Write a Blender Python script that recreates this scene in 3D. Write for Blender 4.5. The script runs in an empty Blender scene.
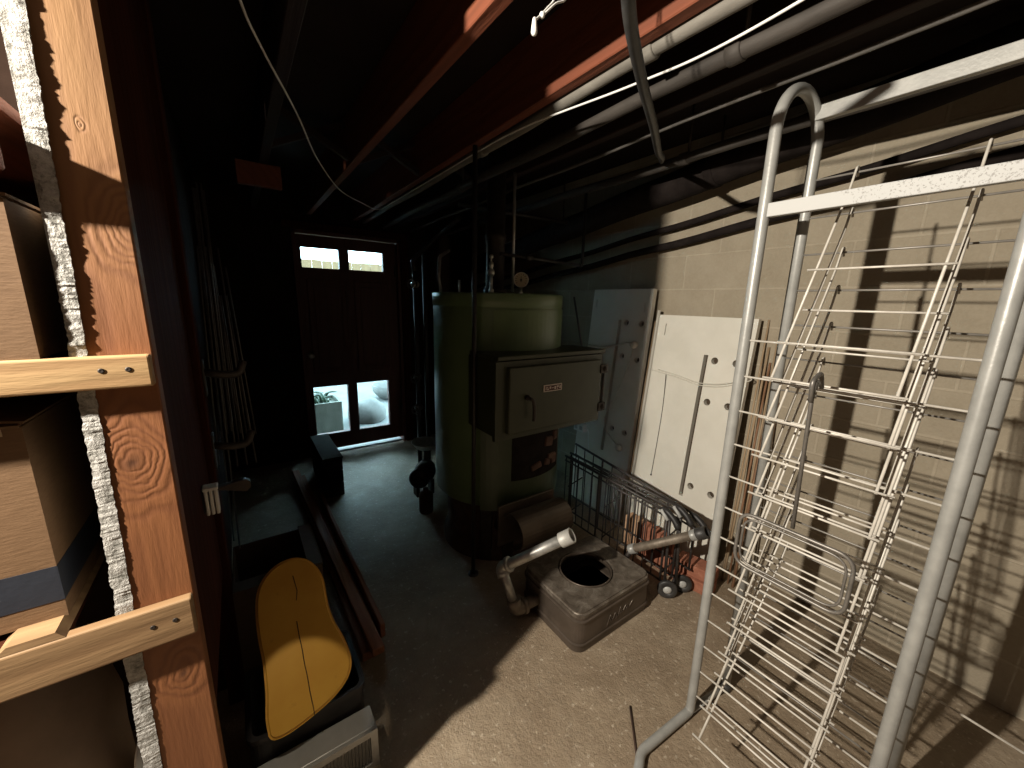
import bpy, bmesh, math, random
from mathutils import Vector, Matrix, Euler
random.seed(7)
PI = math.pi
sc = bpy.context.scene
C = sc.collection

# ------------------------------------------------------------------ materials
class NT:
    def __init__(s, name):
        s.m = bpy.data.materials.new(name); s.m.use_nodes = True
        s.t = s.m.node_tree; s.t.nodes.clear()
        s.out = s.t.nodes.new('ShaderNodeOutputMaterial')
        s.b = s.t.nodes.new('ShaderNodeBsdfPrincipled')
        s.t.links.new(s.b.outputs[0], s.out.inputs[0])
    def n(s, typ, **kw):
        nd = s.t.nodes.new(typ)
        for k, v in kw.items(): setattr(nd, k, v)
        return nd
    def l(s, a, b): s.t.links.new(a, b)
    def setin(s, sock, v):
        if hasattr(v, 'is_output'): s.l(v, sock)
        else: sock.default_value = v
    def math(s, op, a, b=0.0, c=None):
        nd = s.n('ShaderNodeMath', operation=op)
        s.setin(nd.inputs[0], a); s.setin(nd.inputs[1], b)
        if c is not None: s.setin(nd.inputs[2], c)
        return nd.outputs[0]
    def coord(s, scale=(1, 1, 1), loc=(0, 0, 0), rot=(0, 0, 0)):
        tc = s.n('ShaderNodeTexCoord'); mp = s.n('ShaderNodeMapping')
        mp.inputs['Scale'].default_value = scale; mp.inputs['Location'].default_value = loc
        mp.inputs['Rotation'].default_value = rot
        s.l(tc.outputs['Object'], mp.inputs['Vector'])
        return mp.outputs[0]
    def noise(s, vec, scale, detail=4, rough=.55, dist=0.):
        nd = s.n('ShaderNodeTexNoise'); s.l(vec, nd.inputs['Vector'])
        nd.inputs['Scale'].default_value = scale; nd.inputs['Detail'].default_value = detail
        nd.inputs['Roughness'].default_value = rough; nd.inputs['Distortion'].default_value = dist
        return nd.outputs['Fac']
    def ramp(s, fac, stops):
        nd = s.n('ShaderNodeValToRGB'); e = nd.color_ramp.elements
        while len(e) < len(stops): e.new(0.5)
        for el, (p, c) in zip(e, stops): el.position = p; el.color = (*c, 1)
        s.setin(nd.inputs[0], fac); return nd.outputs[0]
    def mix(s, f, a, b, blend='MIX'):
        nd = s.n('ShaderNodeMix', data_type='RGBA', blend_type=blend)
        s.setin(nd.inputs[0], f)
        for i, v in ((6, a), (7, b)):
            if hasattr(v, 'is_output'): s.l(v, nd.inputs[i])
            else: nd.inputs[i].default_value = (*v, 1)
        return nd.outputs[2]
    def bump(s, h, strength=.3, dist=.01):
        nd = s.n('ShaderNodeBump'); nd.inputs['Strength'].default_value = strength
        nd.inputs['Distance'].default_value = dist
        s.l(h, nd.inputs['Height']); s.l(nd.outputs[0], s.b.inputs['Normal'])
    def fin(s, col=None, rough=.6, metal=0., spec=None):
        if col is not None:
            if hasattr(col, 'is_output'): s.l(col, s.b.inputs['Base Color'])
            else: s.b.inputs['Base Color'].default_value = (*col, 1)
        s.setin(s.b.inputs['Roughness'], rough)
        s.b.inputs['Metallic'].default_value = metal
        if spec is not None: s.b.inputs['Specular IOR Level'].default_value = spec
        return s.m

def mottled(name, a, b, scale=12, rough=.6, metal=0., bump=.15, bscale=60, stops=(.35, .65), spec=None, stretch=(1, 1, 1)):
    t = NT(name); v = t.coord(stretch)
    f = t.noise(v, scale, 5, .6)
    t.bump(t.noise(v, bscale, 4), bump, .004)
    return t.fin(t.ramp(f, [(stops[0], a), (stops[1], b)]), rough, metal, spec)

def wood(name, dark, light, ring, freq=42, knots=(), rough=.7, axis='z', bump=.35, tone=None, spec=None):
    """grain along one axis; knots = (u, v, size, amp) bend the rings round them"""
    t = NT(name)
    tc = t.n('ShaderNodeTexCoord'); sx = t.n('ShaderNodeSeparateXYZ'); t.l(tc.outputs['Object'], sx.inputs[0])
    along = {'x': 0, 'y': 1, 'z': 2}[axis]
    st = [1, 1, 1]; st[along] = .12
    mp = t.n('ShaderNodeMapping'); mp.inputs['Scale'].default_value = st; t.l(tc.outputs['Object'], mp.inputs[0])
    n1 = t.noise(mp.outputs[0], 9, 3, .5, .4)
    fine = t.noise(mp.outputs[0], 130, 3, .6)
    o = [i for i in range(3) if i != along]
    u = t.math('ADD', sx.outputs[o[0]], t.math('MULTIPLY', sx.outputs[o[1]], .55))
    ph = t.math('ADD', t.math('MULTIPLY', u, freq * 6.28), t.math('MULTIPLY', n1, 22))
    kn = None
    wv = t.coord(); w1 = t.math('MULTIPLY', t.math('SUBTRACT', t.noise(wv, 16, 3), .5), .05); w2 = t.math('MULTIPLY', t.math('SUBTRACT', t.noise(wv, 11, 3, .5, .3), .5), .07)
    for (ku, kv, size, amp) in knots:
        du = t.math('ADD', t.math('MULTIPLY', t.math('SUBTRACT', sx.outputs[o[0]], ku), 1.5), w1)
        dv = t.math('ADD', t.math('SUBTRACT', sx.outputs[along], kv), w2)
        d2 = t.math('ADD', t.math('MULTIPLY', du, du), t.math('MULTIPLY', dv, dv))
        g = t.math('POWER', 2.718, t.math('MULTIPLY', d2, -1 / (size * size)))
        ph = t.math('ADD', ph, t.math('MULTIPLY', g, amp))
        core = t.math('POWER', 2.718, t.math('MULTIPLY', d2, -1 / (size * size * .05)))
        kn = core if kn is None else t.math('MAXIMUM', kn, core)
    s_ = t.math('MULTIPLY_ADD', t.math('SINE', ph), .5, .5)
    s_ = t.math('POWER', s_, 1.6)
    base = t.ramp(t.noise(mp.outputs[0], 5, 3), [(.3, dark), (.7, light)])
    col = t.mix(t.math('MULTIPLY', s_, .42), base, ring)
    col = t.mix(t.math('MULTIPLY', fine, .35), col, ring)
    if kn is not None: col = t.mix(t.math('MULTIPLY', kn, .75), col, tuple(c * .4 for c in ring))
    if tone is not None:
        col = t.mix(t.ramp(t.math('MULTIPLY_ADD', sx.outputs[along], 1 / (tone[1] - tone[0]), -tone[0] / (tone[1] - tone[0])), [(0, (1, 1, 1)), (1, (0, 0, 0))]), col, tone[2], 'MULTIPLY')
    t.bump(t.math('ADD', t.math('MULTIPLY', s_, -.5), t.math('MULTIPLY', fine, .8)), bump, .004)
    return t.fin(col, rough, spec=spec)

M = {}
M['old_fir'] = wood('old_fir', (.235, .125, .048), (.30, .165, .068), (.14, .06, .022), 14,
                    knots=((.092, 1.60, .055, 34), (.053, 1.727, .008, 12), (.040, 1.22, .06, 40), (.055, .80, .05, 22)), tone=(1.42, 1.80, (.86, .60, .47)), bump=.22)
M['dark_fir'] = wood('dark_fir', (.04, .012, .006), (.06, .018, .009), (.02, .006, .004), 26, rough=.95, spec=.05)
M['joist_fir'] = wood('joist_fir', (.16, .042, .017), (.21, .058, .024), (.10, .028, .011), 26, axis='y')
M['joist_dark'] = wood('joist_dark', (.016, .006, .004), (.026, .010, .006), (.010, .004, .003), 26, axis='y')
M['pine'] = wood('pine', (.37, .235, .105), (.48, .33, .16), (.24, .12, .045), 34, axis='x', bump=.25,
                 knots=((.72, .02, .012, 9), (.775, .018, .012, 9)))
M['pine_dark'] = wood('darker_pine', (.24, .145, .066), (.32, .205, .10), (.13, .065, .025), 30, axis='x', bump=.25)  # darker pine of the lower cleat and the shim
M['lumber'] = wood('lumber', (.26, .095, .042), (.34, .135, .06), (.16, .055, .025), 30, axis='y')
M['batten'] = wood('batten', (.40, .29, .18), (.52, .40, .26), (.28, .18, .09), 60, axis='z')
M['brown_stick'] = wood('brown_stick', (.28, .15, .08), (.36, .20, .11), (.16, .08, .04), 60, axis='z')
M['door_wood'] = wood('door_wood', (.075, .013, .008), (.105, .019, .011), (.045, .008, .005), 18, rough=.5)

def cardboard(name, a, b, axis_scale=(22, 22, 110)):
    t = NT(name); v = t.coord(axis_scale)
    f = t.noise(v, 2.2, 5, .65)
    v2 = t.coord()
    col = t.mix(t.math('MULTIPLY', t.noise(v2, 7, 3), .5), t.ramp(f, [(.3, a), (.7, b)]), tuple(x * .7 for x in a))
    t.bump(f, .25, .003)
    return t.fin(col, .8)
M['cardboard'] = cardboard('cardboard', (.135, .072, .030), (.19, .108, .050))
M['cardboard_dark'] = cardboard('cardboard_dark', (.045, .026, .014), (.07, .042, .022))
M['navy'] = mottled('navy', (.007, .010, .018), (.011, .015, .025), 6, .7)
M['tape'] = mottled('tape', (.38, .28, .18), (.48, .38, .26), 30, .4)
def plaster():
    t = NT('plaster'); v = t.coord()
    f = t.noise(v, 55, 6, .7)
    v2 = t.coord((1, 1, .2))
    col = t.ramp(f, [(.34, (.14, .135, .115)), (.5, (.38, .37, .34)), (.72, (.58, .57, .54))])
    t.bump(f, .9, .012)
    return t.fin(col, .9)
M['plaster'] = plaster()

def concrete():
    t = NT('concrete_floor'); v = t.coord()
    big = t.noise(v, 1.5, 5, .65, .6); mid = t.noise(v, 9, 6, .7); fine = t.noise(v, 90, 4, .7)
    sp = t.n('ShaderNodeTexVoronoi'); sp.inputs['Scale'].default_value = 55; t.l(v, sp.inputs['Vector'])
    col = t.ramp(big, [(.3, (.27, .205, .135)), (.5, (.37, .295, .205)), (.72, (.47, .385, .285))])
    col = t.mix(t.math('MULTIPLY', mid, .7), col, (.17, .125, .08), 'MULTIPLY') if False else t.mix(t.math('MULTIPLY', t.math('POWER', mid, 2.0), 1.1), col, (.17, .125, .082))
    chips = t.ramp(t.noise(v, 46, 3, .5), [(.62, (0, 0, 0)), (.68, (1, 1, 1))])
    blot = t.ramp(t.noise(v, 3.2, 6, .75, 1.2), [(.42, (1, 1, 1)), (.6, (0, 0, 0))])
    col = t.mix(t.math('MULTIPLY', blot, .38), col, (.19, .135, .085))
    col = t.mix(t.math('MULTIPLY', chips, .5), col, (.60, .52, .40))
    pit = t.ramp(sp.outputs['Distance'], [(.05, (1, 1, 1)), (.12, (0, 0, 0))])
    col = t.mix(t.math('MULTIPLY', pit, .4), col, (.08, .06, .04))
    h = t.math('ADD', t.math('MULTIPLY', mid, 1.0), t.math('MULTIPLY', fine, .35))
    t.bump(h, .85, .016)
    return t.fin(col, .5, spec=.4)
M['concrete'] = concrete()

def blocks():
    t = NT('concrete_block'); tc = t.n('ShaderNodeTexCoord'); sx = t.n('ShaderNodeSeparateXYZ')
    t.l(tc.outputs['Object'], sx.inputs[0])
    cb = t.n('ShaderNodeCombineXYZ'); t.l(sx.outputs[1], cb.inputs[0]); t.l(sx.outputs[2], cb.inputs[1])
    br = t.n('ShaderNodeTexBrick'); t.l(cb.outputs[0], br.inputs['Vector'])
    br.inputs['Scale'].default_value = 1.0; br.inputs['Brick Width'].default_value = .4; br.inputs['Row Height'].default_value = .2
    br.inputs['Mortar Size'].default_value = .007; br.inputs['Mortar Smooth'].default_value = .6
    br.inputs['Color1'].default_value = (.36, .31, .225, 1); br.inputs['Color2'].default_value = (.41, .355, .265, 1)
    br.inputs['Mortar'].default_value = (.51, .445, .335, 1); br.inputs['Bias'].default_value = 0
    v = t.coord()
    n1 = t.noise(v, 7, 6, .75); n2 = t.noise(v, 70, 5, .8)
    col = t.mix(t.math('MULTIPLY', t.math('POWER', n1, 1.5), 1.2), br.outputs['Color'], (.22, .18, .12))
    col = t.mix(t.math('MULTIPLY', n2, .55), col, (.50, .44, .34))
    h = t.math('ADD', t.math('MULTIPLY', br.outputs['Fac'], .55), t.math('MULTIPLY', n2, .6))
    t.bump(h, .5, .008)
    return t.fin(col, .85, spec=.2)
M['block'] = blocks()
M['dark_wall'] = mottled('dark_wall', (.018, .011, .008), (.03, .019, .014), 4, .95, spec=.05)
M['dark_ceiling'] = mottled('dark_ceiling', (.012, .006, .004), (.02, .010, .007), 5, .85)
M['galv_dark'] = mottled('dull_conduit', (.10, .095, .085), (.15, .14, .125), 14, .6, .3, .2)
M['old_galv'] = mottled('weathered_galvanized', (.15, .12, .09), (.27, .23, .18), 18, .55, .4, .3, 60)
M['ring'] = mottled('bright_zinc_ring', (.42, .41, .37), (.52, .51, .47), 30, .5, .2)
M['galv'] = mottled('galvanized', (.36, .355, .33), (.55, .54, .50), 22, .42, .65, .12, 90)
M['grey_paint'] = mottled('grey_paint', (.29, .29, .27), (.36, .36, .335), 18, .38, .15, .1, 120)
def bar_mat():
    t = NT('pitted_steel'); v = t.coord((1, 1, 1))
    f = t.noise(v, 230, 3, .6); z = t.noise(v, 3.0, 2)
    spots = t.math('MULTIPLY', t.math('GREATER_THAN', f, .58), t.math('GREATER_THAN', z, .5))
    col = t.mix(spots, (.47, .475, .46), (.30, .295, .28))
    return t.fin(col, .6, 0., .25)
M['bar'] = bar_mat()
M['white_wire'] = mottled('white_wire', (.52, .485, .42), (.66, .625, .55), 30, .4, .05)
M['grey_wire'] = mottled('grey_wire', (.24, .225, .20), (.31, .29, .26), 30, .4, .3)
M['hanger_wire'] = mottled('hanger_wire', (.13, .12, .105), (.19, .175, .155), 30, .4, .4)
M['dull_wire'] = mottled('dull_wire', (.07, .062, .055), (.11, .10, .09), 30, .45, .5)
M['black_wire'] = mottled('black_wire', (.03, .026, .024), (.055, .048, .043), 20, .45, .2)
M['black_plastic'] = mottled('black_plastic', (.014, .013, .013), (.024, .022, .021), 20, .5)
M['grey_plastic'] = mottled('grey_plastic', (.4, .4, .38), (.5, .5, .47), 20, .45)
M['green'] = mottled('green_enamel', (.105, .155, .072), (.132, .192, .092), 5, .36, .0, .05, 30)
M['olive'] = mottled('olive_enamel', (.034, .038, .019), (.047, .052, .027), 6, .42, .0, .08, 30)
M['deep_green'] = mottled('deep_green_enamel', (.032, .05, .021), (.046, .068, .03), 6, .42, .0, .08, 30)
M['iron'] = mottled('cast_iron', (.035, .028, .024), (.06, .048, .04), 16, .55, .5, .3)
M['rust'] = mottled('rusty_iron', (.045, .024, .016), (.08, .045, .03), 14, .8, .1, .4)
M['firebrick'] = mottled('firebrick', (.07, .035, .025), (.12, .065, .045), 18, .9, 0, .5)
M['black_iron'] = mottled('black_iron_pipe', (.018, .016, .015), (.032, .028, .026), 14, .5, .3, .2)
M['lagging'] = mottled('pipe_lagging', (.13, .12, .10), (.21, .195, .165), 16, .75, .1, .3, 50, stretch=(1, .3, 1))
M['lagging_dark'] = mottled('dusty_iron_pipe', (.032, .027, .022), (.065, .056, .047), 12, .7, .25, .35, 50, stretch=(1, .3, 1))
M['panel'] = mottled('cream_board', (.66, .63, .54), (.73, .70, .61), 5, .55, 0, .05)
M['slot_shade'] = mottled('slot_shade_brown', (.045, .03, .018), (.07, .048, .03), 8, .9)  # dark brown standing in for the shade behind the panel slots
M['panel_edge'] = mottled('board_core', (.50, .40, .22), (.6, .5, .3), 20, .7)
M['cord'] = mottled('cream_cord', (.6, .57, .48), (.7, .67, .58), 12, .5)
M['white_cord'] = mottled('white_cord', (.70, .70, .66), (.78, .78, .74), 12, .45)
M['dull_black'] = mottled('dull_black', (.012, .009, .008), (.022, .017, .015), 12, .9, 0, .3, spec=.1)  # plain dull black of the crate, ash opening, pipes and duct
M['black_rubber'] = mottled('black_rubber', (.028, .027, .026), (.05, .048, .045), 15, .45)
def tank():
    t = NT('tank_steel'); v = t.coord()
    f = t.noise(v, 14, 6, .72, .8); g = t.noise(v, 60, 4, .7)
    col = t.ramp(f, [(.32, (.085, .066, .05)), (.5, (.17, .142, .112)), (.68, (.30, .262, .215))])
    t.bump(t.math('ADD', f, t.math('MULTIPLY', g, .5)), .4, .006)
    return t.fin(col, t.math('MULTIPLY_ADD', g, .4, .25), .45)
M['tank'] = tank()
M['tank_side'] = mottled('tank_side_steel', (.085, .066, .05), (.13, .102, .08), 8, .4, .45, .1, 40)
def brick():
    t = NT('red_brick'); v = t.coord()
    f = t.noise(v, 22, 5, .7); g = t.noise(v, 140, 3, .6)
    col = t.ramp(f, [(.3, (.26, .095, .055)), (.55, (.36, .14, .082)), (.75, (.44, .22, .15))])
    t.bump(g, .5, .004); return t.fin(col, .9)
M['brick'] = brick()
M['mortar_brick'] = mottled('mortared_brick', (.45, .24, .13), (.6, .4, .25), 25, .9, 0, .5)
def yellow():
    t = NT('yellow_foam'); v = t.coord()
    f = t.noise(v, 4, 4, .6); g = t.noise(v, 25, 4, .6)
    col = t.ramp(f, [(.3, (.62, .31, .035)), (.7, (.74, .42, .06))])
    sc_ = t.ramp(g, [(.66, (0, 0, 0)), (.74, (1, 1, 1))])
    col = t.mix(t.math('MULTIPLY', sc_, .25), col, (.4, .18, .02))
    t.bump(g, .08, .003); return t.fin(col, .48)
M['yellow'] = yellow()
M['stripe'] = mottled('dark_seam', (.05, .022, .008), (.08, .03, .01), 10, .7)
M['silver'] = mottled('silver_paint', (.42, .42, .40), (.5, .5, .48), 10, .4, .3)
M['grille'] = mottled('grille_grey', (.13, .13, .125), (.18, .18, .17), 10, .5, .2)
M['sack'] = mottled('paper_sack', (.2, .135, .09), (.28, .2, .14), 5, .85, 0, .4, 14)
M['black_bin'] = mottled('black_bin', (.012, .010, .010), (.022, .018, .016), 8, .55)
M['brass'] = mottled('worn_nickel', (.6, .58, .5), (.72, .7, .62), 20, .3, .8)
M['dial'] = mottled('dial_face', (.58, .50, .32), (.66, .58, .38), 9, .5)
M['mark'] = mottled('black_mark', (.02, .018, .015), (.03, .026, .02), 9, .6)
M['plate'] = mottled('pale_plate', (.55, .47, .42), (.66, .57, .52), 30, .45, .1)
M['plate_dark'] = mottled('maroon_plate', (.07, .02, .018), (.1, .03, .025), 20, .6)
M['white_plastic'] = mottled('white_plastic', (.72, .70, .64), (.8, .78, .72), 10, .4)
M['patio'] = mottled('patio_slab', (.085, .088, .084), (.115, .118, .113), 3, .85, 0, .2)
M['planter'] = mottled('planter_concrete', (.075, .082, .065), (.13, .14, .115), 8, .85, 0, .4, stretch=(1, 1, .35))
M['leaf'] = mottled('leaf', (.016, .032, .016), (.035, .065, .035), 9, .5)
M['fence'] = wood('fence_board', (.10, .052, .016), (.125, .07, .022), (.078, .04, .012), 8, axis='z')
M['stone'] = mottled('grey_stone', (.08, .078, .072), (.13, .127, .118), 6, .9, 0, .4)
M['white_wall'] = mottled('white_render', (.7, .74, .74), (.8, .84, .84), 4, .9)
def glass():
    t = NT('window_glass')
    tr = t.n('ShaderNodeBsdfTransparent'); gl = t.n('ShaderNodeBsdfGlossy'); gl.inputs['Roughness'].default_value = .03
    fr = t.n('ShaderNodeFresnel'); mx = t.n('ShaderNodeMixShader')
    tr.inputs[0].default_value = (.93, .97, .96, 1)
    t.l(fr.outputs[0], mx.inputs[0]); t.l(tr.outputs[0], mx.inputs[1]); t.l(gl.outputs[0], mx.inputs[2])
    t.l(mx.outputs[0], t.out.inputs[0]); return t.m
M['glass'] = glass()

# ------------------------------------------------------------------ geometry
class G:
    """collects shapes (world coordinates) into one mesh"""
    def __init__(s): s.bm = bmesh.new()
    def box(s, c, size, rot=(0, 0, 0), bev=0., seg=2, mi=0):
        r = bmesh.ops.create_cube(s.bm, size=1.0)
        vs = r['verts']; m = Matrix.Translation(c) @ Euler(rot).to_matrix().to_4x4() @ Matrix.Diagonal((*size, 1))
        bmesh.ops.transform(s.bm, matrix=m, verts=vs)
        if bev > 0:
            es = list({e for v in vs for e in v.link_edges})
            bmesh.ops.bevel(s.bm, geom=es, offset=bev, segments=seg, affect='EDGES', profile=.5)
        return s
    def bb(s, lo, hi, bev=0., seg=2):
        c = [(a + b) / 2 for a, b in zip(lo, hi)]; return s.box(c, [b - a for a, b in zip(lo, hi)], bev=bev, seg=seg)
    def tube(s, pts, r, n=10, cap=True, closed=False):
        pts = [Vector(p) for p in pts]; N = len(pts)
        rr = r if isinstance(r, (list, tuple)) else [r] * N
        rings = []; up = None
        for i, p in enumerate(pts):
            if closed: d = (pts[(i + 1) % N] - pts[i - 1])
            else: d = pts[min(i + 1, N - 1)] - pts[max(i - 1, 0)]
            d.normalize()
            if up is None:
                up = Vector((0, 0, 1)) if abs(d.z) < .9 else Vector((0, 1, 0))
            a = d.cross(up)
            if a.length < 1e-6: a = d.orthogonal()
            a.normalize(); b = a.cross(d).normalized(); up = b
            rings.append([s.bm.verts.new(p + (a * math.cos(2 * PI * k / n) + b * math.sin(2 * PI * k / n)) * rr[i]) for k in range(n)])
        for i in range(N if closed else N - 1):
            A, B = rings[i], rings[(i + 1) % N]
            off = 0
            if closed and i == N - 1:
                off = min(range(n), key=lambda o: (A[0].co - B[o].co).length)
            for k in range(n):
                f = s.bm.faces.new((A[k], A[(k + 1) % n], B[(k + 1 + off) % n], B[(k + off) % n])); f.smooth = True
        if cap and not closed:
            s.bm.faces.new(rings[0][::-1]); s.bm.faces.new(rings[-1])
        return s
    def lathe(s, prof, o, axis=(0, 0, 1), n=32, cap=True, a0=0., a1=2 * PI):
        axis = Vector(axis).normalized(); u = axis.orthogonal().normalized(); w = axis.cross(u)
        full = abs(a1 - a0 - 2 * PI) < 1e-6; K = n if full else n + 1
        rings = []
        for (r, h) in prof:
            rings.append([s.bm.verts.new(Vector(o) + axis * h + (u * math.cos(a0 + (a1 - a0) * k / n) + w * math.sin(a0 + (a1 - a0) * k / n)) * r) for k in range(K)])
        for A, B in zip(rings, rings[1:]):
            for k in range(n):
                f = s.bm.faces.new((A[k], A[(k + 1) % K], B[(k + 1) % K], B[k])); f.smooth = True
        if cap and full:
            s.bm.faces.new(rings[0][::-1]); s.bm.faces.new(rings[-1])
        return s
    def prism(s, outline, holes, mat, depth):
        """outline / holes: 2D loops; mat: 4x4 placing the xy plane; extruded by depth along local z"""
        bm2 = bmesh.new(); edges = []
        for lp in [outline] + list(holes):
            vs = [bm2.verts.new((x, y, 0)) for x, y in lp]
            edges += [bm2.edges.new((vs[i], vs[(i + 1) % len(vs)])) for i in range(len(vs))]
        bmesh.ops.triangle_fill(bm2, edges=edges, use_beauty=True)
        r = bmesh.ops.extrude_face_region(bm2, geom=bm2.faces[:])
        bmesh.ops.translate(bm2, vec=(0, 0, depth), verts=[g for g in r['geom'] if isinstance(g, bmesh.types.BMVert)])
        bmesh.ops.recalc_face_normals(bm2, faces=bm2.faces[:])
        bm2.transform(mat)
        me = bpy.data.meshes.new('t'); bm2.to_mesh(me); bm2.free(); s.bm.from_mesh(me); bpy.data.meshes.remove(me)
        return s
    def sphere(s, c, r, u=16, v=10):
        m = Matrix.Translation(c) @ Matrix.Diagonal((*(r if isinstance(r, (tuple, list)) else (r, r, r)), 1))
        rr = bmesh.ops.create_uvsphere(s.bm, u_segments=u, v_segments=v, radius=1, matrix=m)
        for vv in rr['verts']:
            for f in vv.link_faces: f.smooth = True
        return s
    def loft(s, loops, cap=True, smooth=False):
        R = [[s.bm.verts.new(p) for p in lp] for lp in loops]; n = len(R[0])
        for A, B in zip(R, R[1:]):
            for k in range(n):
                f = s.bm.faces.new((A[k], A[(k + 1) % n], B[(k + 1) % n], B[k])); f.smooth = smooth
        if cap: s.bm.faces.new(R[0][::-1]); s.bm.faces.new(R[-1])
        return s

def rnd(pts, rad, n=5, closed=False):
    """rounds the corners of a polyline"""
    P = [Vector(p) for p in pts]; out = []; N = len(P)
    for i in range(N):
        if not closed and i in (0, N - 1): out.append(P[i]); continue
        a, b, c = P[i - 1], P[i], P[(i + 1) % N]
        d1 = (a - b); d2 = (c - b); q = min(rad, d1.length * .49, d2.length * .49)
        s0 = b + d1.normalized() * q; s1 = b + d2.normalized() * q
        for k in range(n + 1):
            t = k / n; out.append(s0 * (1 - t) ** 2 + b * 2 * t * (1 - t) + s1 * t * t)
    return out
def spline(pts, n=8):
    P = [Vector(p) for p in pts]; P = [P[0]] + P + [P[-1]]; out = []
    for i in range(1, len(P) - 2):
        for k in range(n):
            t = k / n; p0, p1, p2, p3 = P[i - 1:i + 3]
            out.append(.5 * ((2 * p1) + (-p0 + p2) * t + (2 * p0 - 5 * p1 + 4 * p2 - p3) * t * t + (-p0 + 3 * p1 - 3 * p2 + p3) * t ** 3))
    out.append(P[-2]); return out
def circ(cx, cy, r, n=16): return [(cx + r * math.cos(2 * PI * k / n), cy + r * math.sin(2 * PI * k / n)) for k in range(n)]
def rrect(x0, y0, x1, y1, r, n=5):
    o = []
    for cx, cy, a in ((x1 - r, y1 - r, 0), (x0 + r, y1 - r, PI / 2), (x0 + r, y0 + r, PI), (x1 - r, y0 + r, 3 * PI / 2)):
        for k in range(n + 1):
            t = a + PI / 2 * k / n; o.append((cx + r * math.cos(t), cy + r * math.sin(t)))
    return o

def mesh_obj(name, g, mat, origin=(0, 0, 0)):
    bmesh.ops.recalc_face_normals(g.bm, faces=g.bm.faces[:])
    bmesh.ops.translate(g.bm, vec=-Vector(origin), verts=g.bm.verts[:])
    me = bpy.data.meshes.new(name); g.bm.to_mesh(me); g.bm.free()
    me.materials.append(mat)
    o = bpy.data.objects.new(name, me); C.objects.link(o)
    return o
def world_loc(o):
    l = Vector(o.location)
    while o.parent: o = o.parent; l += Vector(o.location)
    return l
def part(name, g, mat, parent, label=None):
    o = mesh_obj(name, g, mat, world_loc(parent)); o.parent = parent
    if label: o['label'] = label
    return o
def tag(o, label=None, cat=None, group=None, kind=None):
    for k, v in (('label', label), ('category', cat), ('group', group), ('kind', kind)):
        if v: o[k] = v
    return o
def thing(name, loc, label, cat, group=None, kind=None):
    o = bpy.data.objects.new(name, None); C.objects.link(o); o.location = loc; o.empty_display_size = .1
    return tag(o, label, cat, group, kind)
def single(name, g, mat, loc, label, cat, group=None):
    o = mesh_obj(name, g, mat, loc); o.location = loc
    return tag(o, label, cat, group)
def struct(name, g, mat, label=None, cat=None):
    return tag(mesh_obj(name, g, mat), label, cat, None, 'structure')
def copy_tree(o, parent=None):
    c = o.copy(); C.objects.link(c); c.parent = parent
    for ch in list(o.children): copy_tree(ch, c)
    return c
YZ = lambda x: Matrix(((0, 0, 1, x), (1, 0, 0, 0), (0, 1, 0, 0), (0, 0, 0, 1)))   # local x->Y, y->Z, z->X
XZ = lambda y: Matrix(((1, 0, 0, 0), (0, 0, 1, y), (0, 1, 0, 0), (0, 0, 0, 1)))   # local x->X, y->Z, z->Y

# ------------------------------------------------------------------ the room
WX, BY, CEIL = 2.27, 3.93, 2.44
struct('floor', G().bb((-2.0, -1.7, -.1), (2.5, 4.12, 0)), M['concrete'], 'stained bare concrete basement floor', 'floor')
struct('wall_right', G().bb((WX, -1.7, 0), (2.5, 4.12, CEIL)), M['block'], 'unpainted concrete block wall with raked shadows', 'wall')
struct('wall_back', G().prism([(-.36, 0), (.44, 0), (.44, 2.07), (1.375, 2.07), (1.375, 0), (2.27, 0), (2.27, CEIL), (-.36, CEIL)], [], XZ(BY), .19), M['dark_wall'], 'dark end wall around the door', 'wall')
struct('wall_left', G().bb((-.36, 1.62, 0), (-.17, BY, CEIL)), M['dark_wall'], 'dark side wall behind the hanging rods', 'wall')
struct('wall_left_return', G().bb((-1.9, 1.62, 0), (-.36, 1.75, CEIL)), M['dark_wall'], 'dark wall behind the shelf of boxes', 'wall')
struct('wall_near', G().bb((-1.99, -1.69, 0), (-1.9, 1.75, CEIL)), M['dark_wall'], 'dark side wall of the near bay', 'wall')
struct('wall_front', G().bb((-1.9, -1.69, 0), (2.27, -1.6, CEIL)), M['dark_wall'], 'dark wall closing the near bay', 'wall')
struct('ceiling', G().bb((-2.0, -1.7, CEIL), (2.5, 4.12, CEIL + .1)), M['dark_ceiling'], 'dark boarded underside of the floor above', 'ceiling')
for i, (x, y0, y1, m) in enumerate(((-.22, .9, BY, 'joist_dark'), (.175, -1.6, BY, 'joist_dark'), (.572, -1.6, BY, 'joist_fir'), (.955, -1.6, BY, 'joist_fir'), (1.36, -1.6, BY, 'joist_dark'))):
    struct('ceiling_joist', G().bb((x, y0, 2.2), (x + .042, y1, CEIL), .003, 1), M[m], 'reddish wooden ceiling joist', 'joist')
# cross bridging between joists: two crossing laths per bay
for (x, y) in ((.217, 2.35), (.612, 2.35), (1.007, 2.35)):
    for k, sgn in enumerate((1, -1)):
        g = G(); g.box((x + .174, y + .05 * k, 2.315), (.40, .035, .028), rot=(0, sgn * .46, 0), bev=.002)
        struct('joist_bridging', g, M['joist_dark'], 'crossed wooden bridging between joists', 'bridging')
struct('joist_blocking', G().bb((.07, 2.62, 2.08), (.275, 2.66, 2.195), .003, 1), M['joist_fir'], 'short reddish board nailed below the joists', 'blocking')

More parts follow.
